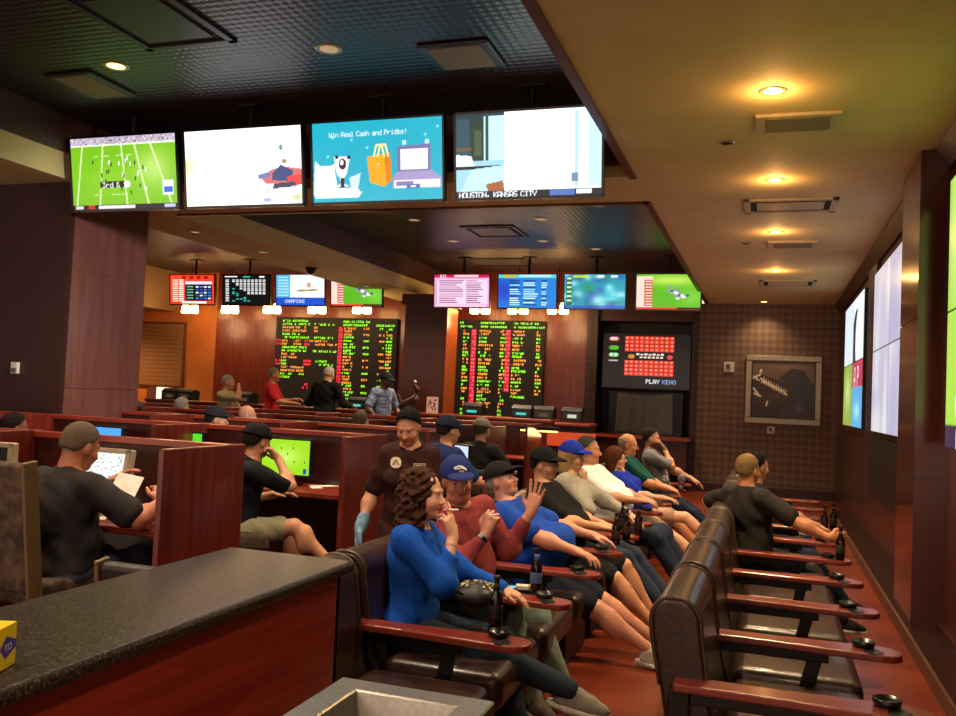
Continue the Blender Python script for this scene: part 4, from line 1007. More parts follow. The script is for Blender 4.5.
# monitors on the desks
def monitor(x, y, z, w, h, cv, label, rz=0, bez=None, mt=SCR, tilt=0):
    r = empty('desk_monitor', (x, y, z), R(rz), label, 'monitor', 'monitors on the booth desks')
    bez = bez or BLACKP; zb = .07
    mm = Matrix.Rotation(R(-tilt), 4, 'X')
    f = MB(); f.M = Matrix.Translation((0, 0, zb))@mm; f.box(-w/2, w/2, 0, .05, 0, h); obj('housing', f, bez, r, .008)
    f = MB(); f.M = Matrix.Translation((0, 0, zb))@mm; e = .028 if bez is not BLACKP else .014
    for q in ((-w/2, w/2, h-e, h), (-w/2, w/2, 0, e), (-w/2, -w/2+e, 0, h), (w/2-e, w/2, 0, h)): f.box(q[0], q[1], -.014, 0, q[2], q[3])
    obj('bezel', f, bez, r, .004)
    def fn(u, v):
        x_ = -w/2+e+(w-2*e)*u; z_ = e+(h-2*e)*v; t = R(-tilt); yy = -.003; return (x_, yy*math.cos(t)-z_*math.sin(t), zb+yy*math.sin(t)+z_*math.cos(t))
    grid_mesh('screen', cv, fn, mt, r)
    obj('stand', MB().box(-.03, .03, .03, .06, 0, zb+.1).box(-.12, .12, -.06, .1, 0, .015), bez, r, .004); return r
GB = mat('beige_bezel', 'a89c84', .5); DZ = PL+.74
a = at(90, 487, Y=4.05); monitor(a.x, 4.08, DZ, .42, .31, cv_track(), 'beige framed monitor with white page, in front of the man in grey shirt', 0, GB, tilt=8)
a = at(5, 487, Y=4.0); dk = Cv(30, 20, '181210'); monitor(a.x-.2, 4.02, DZ, .40, .30, dk, 'beige framed dark monitor at the left edge of the photo', 6, GB)
a = at(277, 475, Y=6.0); monitor(a.x, 6.12, DZ, .46, .3, cv_pitch(), 'black monitor with bright green match, right of the man in the black cap', 0)
bl = Cv(40, 24, '3080e0'); bl.rect(0, 0, 40, 8, '50a8f0'); gr = Cv(40, 24, '50d828')
a = at(104, 440, Y=6.1); monitor(a.x, 6.12, DZ, .36, .3, bl, 'monitor with blue picture peeking over the nearest booth wall', 0)
a = at(180, 440, Y=6.1); monitor(a.x, 6.12, DZ, .44, .3, gr, 'monitor with green picture peeking over the nearest booth wall', 0)
wh = Cv(40, 24, 'c8d8f8'); a = at(464, 444, Y=7.8); monitor(a.x, 7.75, DZ, .26, .24, wh, 'small pale monitor in front of the man in the dark blue cap', -35)
# papers and small things on the booth desks
PAPERM = PAPER
def sheet(x, y, z, rz, label, w=.21, d=.28, cat='paper', m_=None, name='paper_sheet', group='papers on the booth desks'):
    f = MB(); f.box(-w/2, w/2, -d/2, d/2, 0, .003); o = obj(name, f, m_ or PAPERM, None, 0, False, (x, y, z)); o.rotation_euler = (0, 0, R(rz)); return tag(o, label, cat, group)
for px, py, rz, lb in ((150, 515, 10, 'white paper sheet on desk left of the nearest divider'), (165, 519, -20, 'small white paper sheet touching the nearest divider'), (92, 517, 30, 'white paper sheet under the forearm of the man in grey')):
    q = at(px, py, Z=DZ); sheet(min(q.x, -3.07), min(q.y, 4.15), DZ, rz, lb, .17, .2)
for px, py, rz in ((315, 487, 40), (330, 486, -30)):
    q = at(px, py, Z=DZ); sheet(q.x, q.y, DZ, rz, ('folded leaflet on the second row desk, left one' if rz > 0 else 'folded leaflet on the second row desk, right one'), .08, .2)
q = at(536, 455, Z=DZ); sheet(q.x, q.y, DZ, 8, 'white paper on the lit desk beyond the fourth row divider', .3, .3)
DSK = emit('desk_strip', 'ffb050', 5)
q = at(538, 440, Y=11.2); r = empty('desk_lamp', (q.x, 11.25, DZ), 0, 'low warm desk light in the far booth lit amber', 'lamp')
obj('tube', MB().box(-.25, .25, -.03, 0, .33, .35), DSK, r); obj('hood', MB().box(-.28, .28, -.05, .02, .35, .4).box(-.28, -.26, -.02, .0, 0, .35), BLACKM, r)
l = bpy.data.lights.new('desk_glow', 'AREA'); l.energy = 4; l.color = (1, .6, .25); l.size = .5; o = bpy.data.objects.new('desk_glow', l); COL.objects.link(o); o.parent = r; o.location = (0, -.05, .32); o.rotation_euler = (R(-15), 0, 0)

# ------------------------------------------------------------------ upholstered dining chairs in the booths
def dining_chair(x, y, rz, label, m_=FABC, z=PL, bh=.62):
    r = empty('booth_chair', (x, y, z), R(rz), label, 'chair', 'chairs in the betting booths')   # faces +y
    obj('seat', MB().box(-.25, .25, -.24, .25, .40, .52), m_, r, .03, True, seg=3)
    f = MB(); f.M = Matrix.Translation((0, -.23, .45))@Matrix.Rotation(R(7), 4, 'X'); f.box(-.25, .25, -.07, .0, .03, bh); obj('backrest', f, m_, r, .025, True, seg=3)
    for sx in (-1, 1):
        f = MB(); f.M = Matrix.Translation((0, -.23, .45))@Matrix.Rotation(R(7), 4, 'X'); f.box(sx*.258-.012, sx*.258+.012, -.075, .005, -.05, bh+.01); obj('back_rail', f, M('rail_tan', '6a5438', .4), r, .006)
        for sy in (-1, 1): obj('leg', MB().cyl((sx*.21, sy*.2, .42), (sx*.23, sy*.23, 0), .022, .015, 8), BLACKM, r)
    return r
a = at(24, 500, Y=3.45); dining_chair(a.x, 3.6, -4, 'patterned upholstered chair at left edge under the man in grey', bh=.66)
a = at(92, 520, Y=3.5)
a = at(165, 550, Y=3.3)
dining_chair(a.x, 3.5, 0, 'dark chair with low rounded back just behind the granite counter', M('black_vinyl', '1c1210', .4, bump=.2), PL, .26)

# ------------------------------------------------------------------ theatre seats
PITCH = .82
def arm_shape(l):
    """flat armrest outline in x,y along +x, wide rounded cup end"""
    p = [(0, -.058), (l*.45, -.058), (l*.6, -.07), (l*.9, -.084)]
    p += [(l-.07+.07*math.sin(a), -.08+.07-.07*math.cos(a)) for a in (R(20), R(45), R(70), R(90))]
    q = [(x, -y) for x, y in reversed(p)]; return p+q
ARM_L = .9
def smooth_profile(p, k=4):
    out = []; n = len(p)
    for i in range(n-1):
        a, b, c, d = [Vector(p[max(0, min(n-1, j))]) for j in (i-1, i, i+1, i+2)]
        for q in range(k):
            t = q/k; v = .5*((2*b)+(c-a)*t+(2*a-5*b+4*c-d)*t*t+(3*b-a-3*c+d)*t**3); out.append((v.x, v.y))
    return out+[p[-1]]
def seat(x, y, label, arm=True, group=None, am=CHERRY_Y):
    """x: rear of backrest; y: centre; faces +x"""
    r = empty('lounge_seat', (x, y, 0), 0, label, 'theatre seat', group); w = PITCH/2-.035
    obj('seat', MB().box(.2, .78, -w+.02, w-.02, .27, .45), LEATHER, r, .06, True, seg=4)
    pr = [(.02, .25), (-.04, .58), (-.08, .8), (-.066, .88), (-.02, .915), (.06, .905), (.105, .85), (.115, .77), (.17, .45), (.24, .3)]
    pr = smooth_profile(pr)
    b = obj('backrest', MB().extr(pr, -w+.0, w-.0), LEATHER, r, .045, True, seg=4)
    [obj('piping', MB().tube([(px_, s_*(w-.012), pz_) for px_, pz_ in pr[4:32]], .009, 6), M('piping_leather', '4a3626', .4), b, smooth=True) for s_ in (-1, 1)]
    obj('base', MB().box(.1, .7, -w+.06, w-.06, 0, .27), BLACKM, r, .01)
    if arm: add_arm(r, -PITCH/2)
    return r
def add_arm(r, yo):
    f = MB(); f.M = Matrix.Translation((.02, yo, .59)); f.prism(arm_shape(ARM_L), 0, .032); ar = obj('armrest', f, CHERRY_Y, r, .008, seg=2)
    for k, cx in enumerate((.80, .80)):
        cy = yo+(-.038 if k == 0 else .04); f = MB().lathe([(.0001, .6228), (.034, .6228), (.036, .6248), (.042, .6248), (.042, .622)], (cx if k == 0 else cx-.035, cy, 0), 18); obj('cup_holder', f, BLACKP, ar, smooth=False)
    obj('arm_frame', MB().box(.0, .08, yo-.03, yo+.03, 0, .59).box(.08, .62, yo-.022, yo+.022, .54, .59), BLACKM, r, .006)
    f = MB(); f.M = Matrix.Translation((.5, yo, .3))@Matrix.Rotation(R(14), 4, 'Y'); f.box(-.03, .03, -.02, .02, -.3, .3); obj('arm_strut', f, BLACKM, r, .004)
LG, RG = 'left row of leather lounge seats', 'right row of leather lounge seats'
ordn = 'first second third fourth fifth sixth seventh eighth ninth tenth eleventh twelfth'.split()
LX, RX = -1.85, -.33
seats_l, seats_r = [], []
sp = None
for k in range(11):
    y = 3.24+PITCH*k; lb = 'brown leather lounge seat in the left row, %s from the camera' % ordn[k]
    if k == 0: seats_l.append(seat(LX, y, lb, False, LG))
    elif sp is None: sp = seat(LX, y, lb, True, LG); seats_l.append(sp)
    else: seats_l.append(copy_tree(sp, None, (LX, y, 0), lb))
add_arm(seats_l[-1], PITCH/2)
for k in range(9):
    y = 3.86+PITCH*k; lb = 'brown leather lounge seat in the right row, %s from the camera' % ordn[k]
    c_ = copy_tree(sp, None, (RX, y, 0), lb); c_['group'] = RG; seats_r.append(c_)
add_arm(seats_r[-1], PITCH/2)
# ash trays beside the cup rings
ASH = M('ashtray_black', '0f0c0c', .25); trp = None
def ashtray(x, y, label):
    global trp
    if trp is None:
        trp = empty('ashtray', (x, y, .622), 0, label, 'ashtray', 'black ashtrays on the armrests')
        obj('dish', MB().lathe([(.03, 0), (.046, .004), (.05, .026), (.044, .028), (.036, .01), (.0001, .008)], n=20), ASH, trp, smooth=True)
    else: copy_tree(trp, None, (x, y, .622), label)
for k in range(1, 8): ashtray(LX+.02+.745, 3.24+PITCH*(k-.5)+.04, 'small black ashtray on the left row armrest, %s armrest from the camera' % ordn[k-1])
for k in range(0, 7): ashtray(RX+.02+.745, 3.86+PITCH*(k-.5)+.04, 'small black ashtray on the right row armrest, %s armrest from the camera' % ordn[k])

# ------------------------------------------------------------------ bottles and cups
GLASSB = mat('brown_glass', '1e0e08', .06, c2='160a06', scale=5, spec=.7)
btp = None
def bottle(x, y, z, label, rz=0, lab=None, s=1.0):
    r = empty('beer_bottle', (x, y, z), R(rz), label, 'bottle', 'brown beer bottles on the armrests')
    pr = [(.0001, 0), (.028, 0), (.031, .006), (.031, .125), (.027, .145), (.017, .168), (.0135, .19), (.013, .222), (.0155, .224), (.0155, .236), (.011, .238)]
    obj('glass', MB().lathe([(a*s, b*s) for a, b in pr], n=20), GLASSB, r, smooth=True)
    if lab:
        obj('label', MB().lathe([(.0314*s, .05*s), (.0318*s, .052*s), (.0318*s, .105*s), (.0314*s, .107*s)], n=20), M('bottle_label_'+lab, lab, .5), r, smooth=True)
        obj('neck_label', MB().lathe([(.0165*s, .172*s), (.0142*s, .188*s), (.0141*s, .205*s)], n=16), M('bottle_label_'+lab, lab, .5), r, smooth=True)
    return r
AZ = .622
def armpt(px, py, Y): q = at(px, py, Z=AZ); return q
for px, py, lab, lb in ((495, 629, '1a1412', 'brown beer bottle on the nearest armrest beside the woman in blue'), (535.5, 592, '506890', 'brown beer bottle with pale blue label in front of the man in red'),
                        (615.5, 545, '3a2018', 'brown beer bottle on the far armrest, leftmost of the cluster'), (626, 540, '3a2018', 'brown beer bottle on the far armrest, second of the cluster'),
                        (622, 531, '2a1a14', 'brown beer bottle on the far armrest, rearmost of the cluster'), (638, 535, '2a1a14', 'brown beer bottle on the far armrest, rightmost of the cluster'),
                        (840, 560, '3a3028', 'brown beer bottle gripped by the man in charcoal shirt'), (824, 533, '2a1a14', 'brown beer bottle behind the gripped one, left of the pair'), (833, 530, '2a1a14', 'brown beer bottle behind the gripped one, right of the pair')):
    q = at(px, py, Z=AZ); bottle(q.x, q.y, AZ, lb, 0, lab)
CLEAR = N('clear_plastic'); CLEAR.p.inputs['Transmission Weight'].default_value = .9; CLEAR.p.inputs['Roughness'].default_value = .12; CLEAR.p.inputs['Base Color'].default_value = (.9, .9, .92, 1); CLEAR.p.inputs['IOR'].default_value = 1.2; CLEAR = CLEAR.m
for px, py, st, lb in ((665, 494, 1, 'clear dome lidded cup with red straw on far armrest'), (681, 492, 0, 'clear dome lidded cup without straw on far armrest')):
    q = at(px, py, Z=AZ); r = empty('plastic_cup', (q.x, q.y, AZ), 0, lb, 'cup')
    obj('cup', MB().lathe([(.0001, .003), (.032, 0), (.045, .14), (.047, .142), (.043, .142), (.03, .006), (.0001, .008)], n=20), CLEAR, r, smooth=True)
    obj('lid', MB().lathe([(.049, .14), (.049, .15), (.045, .18), (.03, .205), (.012, .215)], n=20), CLEAR, r, smooth=True).modifiers.new('t', 'SOLIDIFY').thickness = .0015
    obj('drink', MB().lathe([(.0001, .008), (.03, .008), (.038, .09), (.0001, .09)], n=16), M('red_drink' if st else 'ice_drink', 'b83030' if st else 'b0a8a0', .2), r, smooth=True)
    if st: obj('straw', MB().tube([(0, 0, .02), (.005, 0, .17), (.02, 0, .25)], .004, 6), M('red_straw', 'd02828', .4), r, smooth=True)
q = at(503, 588, Z=AZ); 
# phone and cigarette pack on the second armrest
r = empty('mobile_phone', (q.x, q.y, AZ), R(20), 'mobile phone with lit blue screen on the second armrest', 'phone'); obj('case', MB().box(-.075, .075, -.037, .037, 0, .009), BLACKP, r, .003)
grid_mesh('screen', (lambda c: (c.rect(0, 0, 20, 10, '58b8d8'), c.rect(2, 6, 18, 8, 'e8f8ff'), c)[-1])(Cv(20, 10, '58b8d8')), lambda u, v: (-.07+.14*u, -.032+.064*v, u*0+.0095), SCR, r)
q = at(524, 589, Z=AZ); r = empty('cigarette_pack', (q.x, q.y, AZ), R(15), 'small white and gold cigarette pack on the second armrest', 'cigarette pack')
obj('box', MB().box(-.045, .045, -.028, .028, 0, .022), M('pack_white', 'd8d0b8', .5), r, .002); obj('flap', MB().box(.02, .046, -.0285, .0285, 0, .0225), M('pack_gold', 'b8a060', .4), r, .002)
q = at(484, 630, Z=AZ); r = empty('lighter', (q.x-.03, q.y, AZ), R(10), 'dark lighter beside the nearest beer bottle', 'lighter'); obj('body', MB().box(-.035, .025, -.012, .012, 0, .012), M('lighter_dark', '2a1210', .3), r, .003); obj('wheel', MB().cyl((.03, -.006, .008), (.03, .006, .008), .006, n=8), STEEL, r)

# ------------------------------------------------------------------ granite counter and bin in the foreground
def granite():
    k = N('dark_granite'); v = k.n('ShaderNodeTexNoise'); v.inputs['Scale'].default_value = 150; v.inputs['Detail'].default_value = 5; k.l(k.co(), v.inputs[0])
    k.l(k.ramp(v.outputs[0], [(.4, '120e0c'), (.5, '2e2521'), (.6, '453a34'), (.7, '6a5c54')]), k.p.inputs['Base Color']); k.p.inputs['Roughness'].default_value = .3; k.p.inputs['Specular IOR Level'].default_value = .35; return k.m
r = empty('bar_counter', (-1.61, 1.0, 0), 0, 'bar counter with dark speckled granite top and cherry wood front', 'counter')
obj('worktop', MB().box(-.26, .255, -2.4, 1.8, 1.03, 1.07), granite(), r, .016, seg=4)
obj('front_panel', MB().box(.18, .215, -2.4, 1.765, 0, 1.03), wood('counter_front', '7c2516', '9c3824', .22, 1, .5), r, .004)
obj('cabinet', MB().box(-.2, .18, -2.4, 1.74, 0, 1.03), DARKW, r); obj('end_panel', MB().box(-.22, .215, 1.74, 1.765, 0, 1.03), CHERRY, r)
q = at(0, 674, X=-1.47); q = at(17, 668, Z=1.07); r = empty('small_box', (q.x-.02, q.y, 1.07), R(20), 'small yellow card box with purple diamond, left edge of granite top', 'box')
YEL = M('yellow_card', 'f0d808', .5, 0, 'e8d000', 3)
obj('carton', MB().box(-.13, .0, -.1, .02, 0, .088), YEL, r, .002)
cvd = Cv(40, 44, 'f0d810'); cvd.poly([(26, 10), (40, 18), (40, 26), (26, 34), (18, 22)], '4838a0'); cvd.text(24, 19, 'TO', 'e0d8f0', 1, 0); cvd.rect(24, 40, 36, 41, 'b0a010')
g_ = grid_mesh('printed_side', cvd, lambda u, v: (-.129+.128*u, u*0-.1008, .002+.084*v), vcol('print_card', .5), r)
g2 = grid_mesh('printed_side', cvd, lambda u, v: (u*0+.0008, -.099+.118*u, .002+.084*v), vcol('print_card2', .5), r)
# steel waste bin
BZ = .915; x0, x1, y1 = -1.04, -.62, 2.1; y0 = y1-.55
r = empty('waste_bin', ((x0+x1)/2, (y0+y1)/2, 0), 0, 'square brushed steel waste bin with sloped opening, bottom centre', 'waste bin')
a, b = (x1-x0)/2, (y1-y0)/2; obj('body', MB().box(-a+.01, a-.01, -b+.01, b-.01, 0, .72), BLACKP, r, .01)
f = MB(); i = .075; w_ = .12; d_ = .14
def ring(ix, z): return [(-a+ix, -b+ix, z), (a-ix, -b+ix, z), (a-ix, b-ix, z), (-a+ix, b-ix, z)]
f.v = ring(0, .72)+ring(0, BZ)+ring(i, BZ)+ring(w_, BZ-d_)
for k in range(3):
    for j in range(4): f.f.append((k*4+j, k*4+(j+1) % 4, (k+1)*4+(j+1) % 4, (k+1)*4+j))
lid = obj('lid', f, STEEL, r); lid.modifiers.new('bv', 'BEVEL').width = .004
bag = Sdf(); bag.ell((0, 0, .735), (a-.1, b-.1, .03), k=.01); bag.warp(lambda X, Y, Z: .006*np.sin(X*60+Y*45)+.004*np.sin(Y*90-X*30))
P_, F_ = bag.mesh(.008); meshob('bin_bag', [(P_, F_)], M('bin_bag_black', '0a0a0c', .2), r, V(0, 0, 0))

# ------------------------------------------------------------------ betting counter at the back
def section(px0, px1, y, z0, z1, m_, label, name='betting_counter'):
    x0 = at(px0, 400, Y=y).x; x1 = at(px1, 400, Y=y).x; r = empty(name, ((x0+x1)/2, y, 0), 0, label, 'counter'); w = (x1-x0)/2
    obj('front_panel', MB().box(-w, w, 0, .08, z0, z1-.05), m_, r); obj('worktop', MB().box(-w, w, -.06, .6, z1-.05, z1), CHERRY_Y, r, .01)
    obj('cabinet', MB().box(-w+.02, w-.02, .08, .55, z0, z1-.05), DARKW, r); return r
section(146, 400, 14.6, .3, 1.3, DARKW, 'long dark betting counter below the left odds board')
section(400, 553, 14.6, .3, 1.3, CHERRY, 'long red betting counter below the right odds board')
r = section(556, 592, 14.6, .3, 1.26, M('counter_black', '140c0a', .5), 'short counter with glowing red front near the keno niche')
obj('glow_panel', MB().box(-.44, .4, -.03, -.005, .86, 1.1), emit('red_glow', 'b84420', .35), r, .01)
def terminal(px, py, label, cyan=True):
    q = at(px, py, Y=14.9); r = empty('betting_terminal', (q.x, 14.9, 1.3), 0, label, 'terminal', 'betting terminals on the back counter')
    f = MB(); f.extr([(0, 0), (.0, .0), (0, .22), (.2, .26)][1:] and [(-.14, 0), (.14, 0), (.14, .24), (-.05, .3), (-.14, .2)], -.24, .24); f2 = MB(); f2.M = Matrix.Rotation(R(90), 4, 'Z'); f2.extr([(-.14, 0), (.14, 0), (.14, .19), (-.05, .23), (-.14, .17)], -.18, .18)
    obj('housing', f2, BLACKP, r, .01)
    c_ = Cv(24, 12, '0a1414'); (c_.rect(5, 5, 19, 9, '38c8b8') if cyan else (c_.rect(0, 0, 24, 12, '181410'), c_.rect(7, 4, 19, 10, 'c0c8b8' if px == 573 else '4a3828')))
    grid_mesh('screen', c_, lambda u, v: (-.15+.3*u, -.142+v*0, .03+.11*v), SCR, r); return r
for px, cy, lb in ((359, 1, 'betting terminal with cyan display beside the capped man'), (474, 1, 'betting terminal with cyan display under the right odds board, left'), (523, 1, 'betting terminal with cyan display under the right odds board, right'), (545, 0, 'betting terminal with brown screen right of the odds board'), (573, 0, 'betting terminal with white screen above the red glowing front'),
                   (172, 0, 'dark terminal at far left under the framed orange wall panel'), (187, 0, 'dark terminal at far left beside the doorway'), (246, 0, 'dark terminal between the cream shirt and the red shirt')):
    tm = terminal(px, 414, lb, cy == 1)
r = empty('brochure_card', (at(432, 405, Y=14.7).x, 14.7, 1.3), 0, 'small white brochure card standing on the red betting counter', 'card')
cvb = Cv(20, 28, 'e8c8c0'); rnd = random.Random(4)
for i in range(26): x_, y_ = rnd.randrange(2, 16), rnd.randrange(3, 24); cvb.rect(x_, y_, x_+3, y_+3, rnd.choice(['5a3438', '8a5860', 'c89090', '3a2828']))
obj('holder', MB().box(-.11, .11, 0, .02, 0, .3), WHITEP, r); grid_mesh('card', cvb, lambda u, v: (-.1+.2*u, -.004+0*u, .01+.28*v), vcol('print_brochure', .6), r)
Q = Sdf(); Q.cap((0, 0, 0), (0, 0, .06), .12, .1); Q.cap((-.12, 0, .1), (.1, 0, .22), .1, .09, k=.05); Q.cap((.1, 0, .2), (.14, 0, .42), .05, .035, k=.04); Q.cap((.14, 0, .42), (.06, 0, .5), .04, .03, k=.03); Q.cap((-.18, 0, .12), (-.24, 0, .3), .04, .03, k=.04)
P_, F_ = Q.mesh(.02); r = empty('sculpture', (at(410, 405, Y=14.8).x, 14.8, 1.3), 0, 'dark brown sculpture on the back counter in front of the middle column', 'sculpture'); meshob('figure', [(P_, F_)], M('bronze', '3a2018', .4, .3), r, V(0, 0, 0)); obj('finial', MB().ell((.08, 0, .56), (.03, .03, .03)), WHITEP, r, smooth=True)
# framed wooden notice panel on the orange wall
p0 = at(139, 360, Y=YF-.05); p1 = at(184, 360, Y=YF-.05); r = empty('notice_panel', ((p0.x+p1.x)/2, YF, 2.3), 0, 'large tan framed notice panel on the orange wall', 'notice board'); w = (p1.x-p0.x)/2
zt = at(160, 322, Y=YF).z-2.3; zb = at(160, 387, Y=YF).z-2.3
obj('frame', MB().box(-w, w, -.06, 0, zb, zt), M('notice_frame', '5a3018', .4), r, .01); obj('panel', MB().box(-w+.05, w-.05, -.07, -.05, zb+.05, zt-.05), M('notice_tan', '8a6038', .5, 0, '7a5430', 40), r)
f = MB()
for i in range(14): z_ = zb+.15+(zt-zb-.3)*i/13; f.box(-w+.1, w-.1, -.075, -.07, z_, z_+.012)
obj('slat', f, M('notice_line', '5e4028', .6), r)
# ------------------------------------------------------------------ people in the left row
def seated(**k):
    d = dict(pelvis=.54, lean=.2, wworld=False, wrists=((.38, .3, .66), (.38, -.3, .66)), poles=((-.3, .6, -1), (-.3, -.6, -1)),
             ankles=((.72, .12, .09), (.72, -.12, .09)), h=.011); d.update(k); return d
RLX = dict(n=(0, 0, -1), curl=(.25, .3, .35, .4))
def yseat(k): return 3.24+PITCH*k
SX = LX+.2
royals = Cv(40, 24, '000000')
for a, b, e, f_ in ((2, 12, 12, 4), (12, 4, 24, 2), (24, 2, 38, 6), (2, 14, 14, 7), (14, 7, 36, 9)): royals.line(a, b, e, f_, 'd8d0b8', 2.2)
royals.text(14, 13, 'K', 'e8e4d8', 1); royals.text(20, 15, 'C', 'e8e4d8', 1)
# 1 woman in blue, smoking, leg crossed
wm = person('seated woman with curly brown hair and bright blue top, smoking, nearest in left row', (SX+.02, yseat(1)-.06, 0), 6,
   seated(fem=True, h=.009, hh=.0045, handh=.004, hair='curly', hairc='4a2c1c', skin='d49a78', shirt='1250b0', sleeve='long', pants='27323e', shoes='8a8478', solec='d8d0c0', laces=True, lean=.0, sc=.96, hyaw=-.15, hpitch=.02, hfwd=.02,
   wrists=((.42, .2, .7), ('h', .17, -.02, -.185)), poles=((-.2, .6, -1), (.15, -.55, -1)), hands=(dict(RLX), dict(d=(-.3, .05, 1), n=(-1, .35, .1), t=(-.4, .9, .05), curl=(.12, .15, .75, .85), thumb=.7, spread=.1)),
   ankles=((.55, .05, .09), (.84, .0, .3)), kpoles=((1, .2, .8), (.6, -.3, 1)), toes=((1, 0, -.05), (1, -.12, -.12)), hem=.14, gh=1, girth=.98))
# cigarette
h_ = wm['H'](.115, -.012, -.06); tp = wm['H'](.185, .01, -.058)
cg = MB(); c0 = Vector(h_); c1 = Vector(tp); cg.cyl(c0, c1, .0042, n=8); ob = obj('cigarette', cg, PAPER); tag(ob, 'white cigarette at the lips of the woman in blue', 'cigarette')
# belt and bracelet parts, bag on the lap
bg = Sdf(); bg.ell((0, 0, 0), (.13, .11, .06), k=.02); bg.warp(lambda X, Y, Z: .004*np.sin(X*50+Y*30)); P_, F_ = bg.mesh(.01)
wx = wm['O']+V(.36, -.08, .735); r = empty('handbag', tuple(wx), R(10), 'black handbag with yellow beaded flap on lap of the woman in blue', 'bag'); meshob('bag_body', [(P_, F_)], M('bag_black', '15100f', .5), r, V(0, 0, 0))
cvp = Cv(30, 16, '000000'); rnd = random.Random(5)
for i in range(60): x_, y_ = rnd.randrange(28), rnd.randrange(14); cvp.rect(x_, y_, x_+2, y_+1, rnd.choice(['d8c878', 'a89850', '605030', 'e8dca0']))
def _bf(u, v): x = -.07+.16*u; y = -.09+.13*v; return V(x, y, .062*math.sqrt(max(0, 1-(x/.135)**2-(y/.115)**2))+.004)
decal('beaded_flap', cvp, '000000', _bf, r, V(0, 0, 0)); obj('strap', MB().tube([(-.1, .06, .02), (-.17, .0, .1), (-.13, -.08, .06), (-.05, -.1, .02)], .006, 6), M('bag_black', '15100f', .5), r, smooth=True)
# 2 man in red with blue cap, hand raised
m2 = person('seated man in brick red pullover and royal blue cap, one palm raised, beside the woman', (SX+.01, yseat(2)-.08, 0), -28,
   seated(h=.009, hh=.0045, handh=.004, girth=1.12, belly=.03, hair='short', hairc='8a6448', skin='c8876c', shirt='8c3838', sleeve='long', pants='7c8878', shoes='5a5048', lean=-.02, hyaw=-.5, hpitch=-.1, hroll=.12, chubby=True,
   cap='1c2a64', caplogo=royals, wrists=(('w', *at(531, 512, Y=5.0)), ('w', *at(486, 533, Y=4.62))), poles=((.3, .5, -1), (.2, -.5, -1)), cuff=.3, side=-.16,
   hands=(dict(d=(.15, .2, 1), n=(.4, -.9, .1), t=(-.9, -.4, 0), curl=(.06, .05, .08, .12), spread=.16, thumb=.15), dict(d=(.12, .2, 1), n=(-.3, 1, 0), t=(-1, -.3, .1), curl=(1.0, 1.1, 1.2, 1.2), thumb=.8)),
   ankles=((.62, .2, .09), (.55, .02, .09)), pelvis=.54, solec='b0a890'))
wb = m2['wp'][1]; eb = m2['el'][1]; dv = nrm(eb-wb); f = MB(); c0 = Vector(wb+dv*.028-m2['O']); f.cyl(c0, c0+Vector(dv)*.02, .036, .038, 18); obj('wristband', f, BLACKP, m2['root'])
tp = m2['wp'][1]+V(.02, -.02, .1); cg = MB(); cg.cyl(Vector(tp), Vector(tp)+Vector((.055, .0, .012)), .0042, n=8); tag(obj('cigarette', cg, PAPER), 'white cigarette in the right hand of the man in red', 'cigarette')
# 3 man in blue polo, black cap, white beard, shorts
m3 = person('seated man in blue polo and black cap, head tipped back', (SX+0.22, yseat(3), 0), 0,
   seated(h=.01, hh=.0055, girth=1.25, belly=.11, hair='short', hairc='a09a90', skin='cc8c70', shirt='1a46a8', collar='16242e', pants='1c2030', shorts=.8, shoes='c8c2b4', solec='d8d4c8', laces=True, pelvis=.5, lean=.48, hpitch=.45, hyaw=-.2, cap='141214',
   wrists=((.45, .3, .7), (.42, -.28, .68)), hands=(dict(RLX), dict(RLX)), ankles=((.8, .2, .1), (.79, -.06, .1)), loose=.014, toes=((1, -.1, -.05), (1, -.25, -.05))))
# 4 black t-shirt, black cap, glasses
m4 = person('seated man in black t-shirt, black cap and glasses resting both forearms forward', (SX+0.21, yseat(4), 0), -4,
   seated(girth=1.18, belly=.07, hair='short', hairc='181210', skin='cf9470', shirt='141315', pants='1c1c22', shorts=.85, shoes='4a3a28', sandal=True, cap='121114', glasses=True, lean=.38, hyaw=-.05,
   wrists=((.26, .1, .74), (.28, -.08, .74)), poles=((-.4, .9, -.6), (-.4, -.9, -.6)), hands=(dict(RLX), dict(RLX)), ankles=((.66, .2, .08), (.72, -.08, .08)), h=.011, hh=.006))
# 5 woman with blue cap
m5 = person('seated woman in pale grey top and bright blue cap, hand at chin', (SX+0.18, yseat(5), 0), -8,
   seated(fem=True, hair='long', hairc='b89468', skin='d0a080', shirt='a8a49a', sleeve='long', pants='303a50', shoes='4a4038', cap='1c34a8', lean=.25, wrists=((.4, .15, .7), ('h', .12, -.02, -.2)), poles=((0, .5, -1), (.3, -.6, -1)),
   hands=(dict(RLX), dict(d=(0, .2, 1), n=(-1, 0, 0), t=(0, 1, 0), curl=(.9, 1, 1, 1))), h=.013))
# 6 big man, white t-shirt
m6 = person('large seated man with grey dark hair in white t-shirt, in the left row', (SX+0.27, yseat(6)-.03, 0), -6,
   seated(sc=1.07, girth=1.28, belly=.09, hair='short', hairc='4a4442', skin='c08468', shirt='f0f0f6', pants='2a3448', shoes='3a3030', lean=.42, hyaw=.02, hpitch=.05, chubby=True, wrists=((.3, .08, .78), (.3, -.12, .78)), poles=((-.4, .9, -.6), (-.5, -.9, -.6)), hands=(dict(RLX), dict(RLX)), h=.013, pelvis=.54, stubblehair=.4))
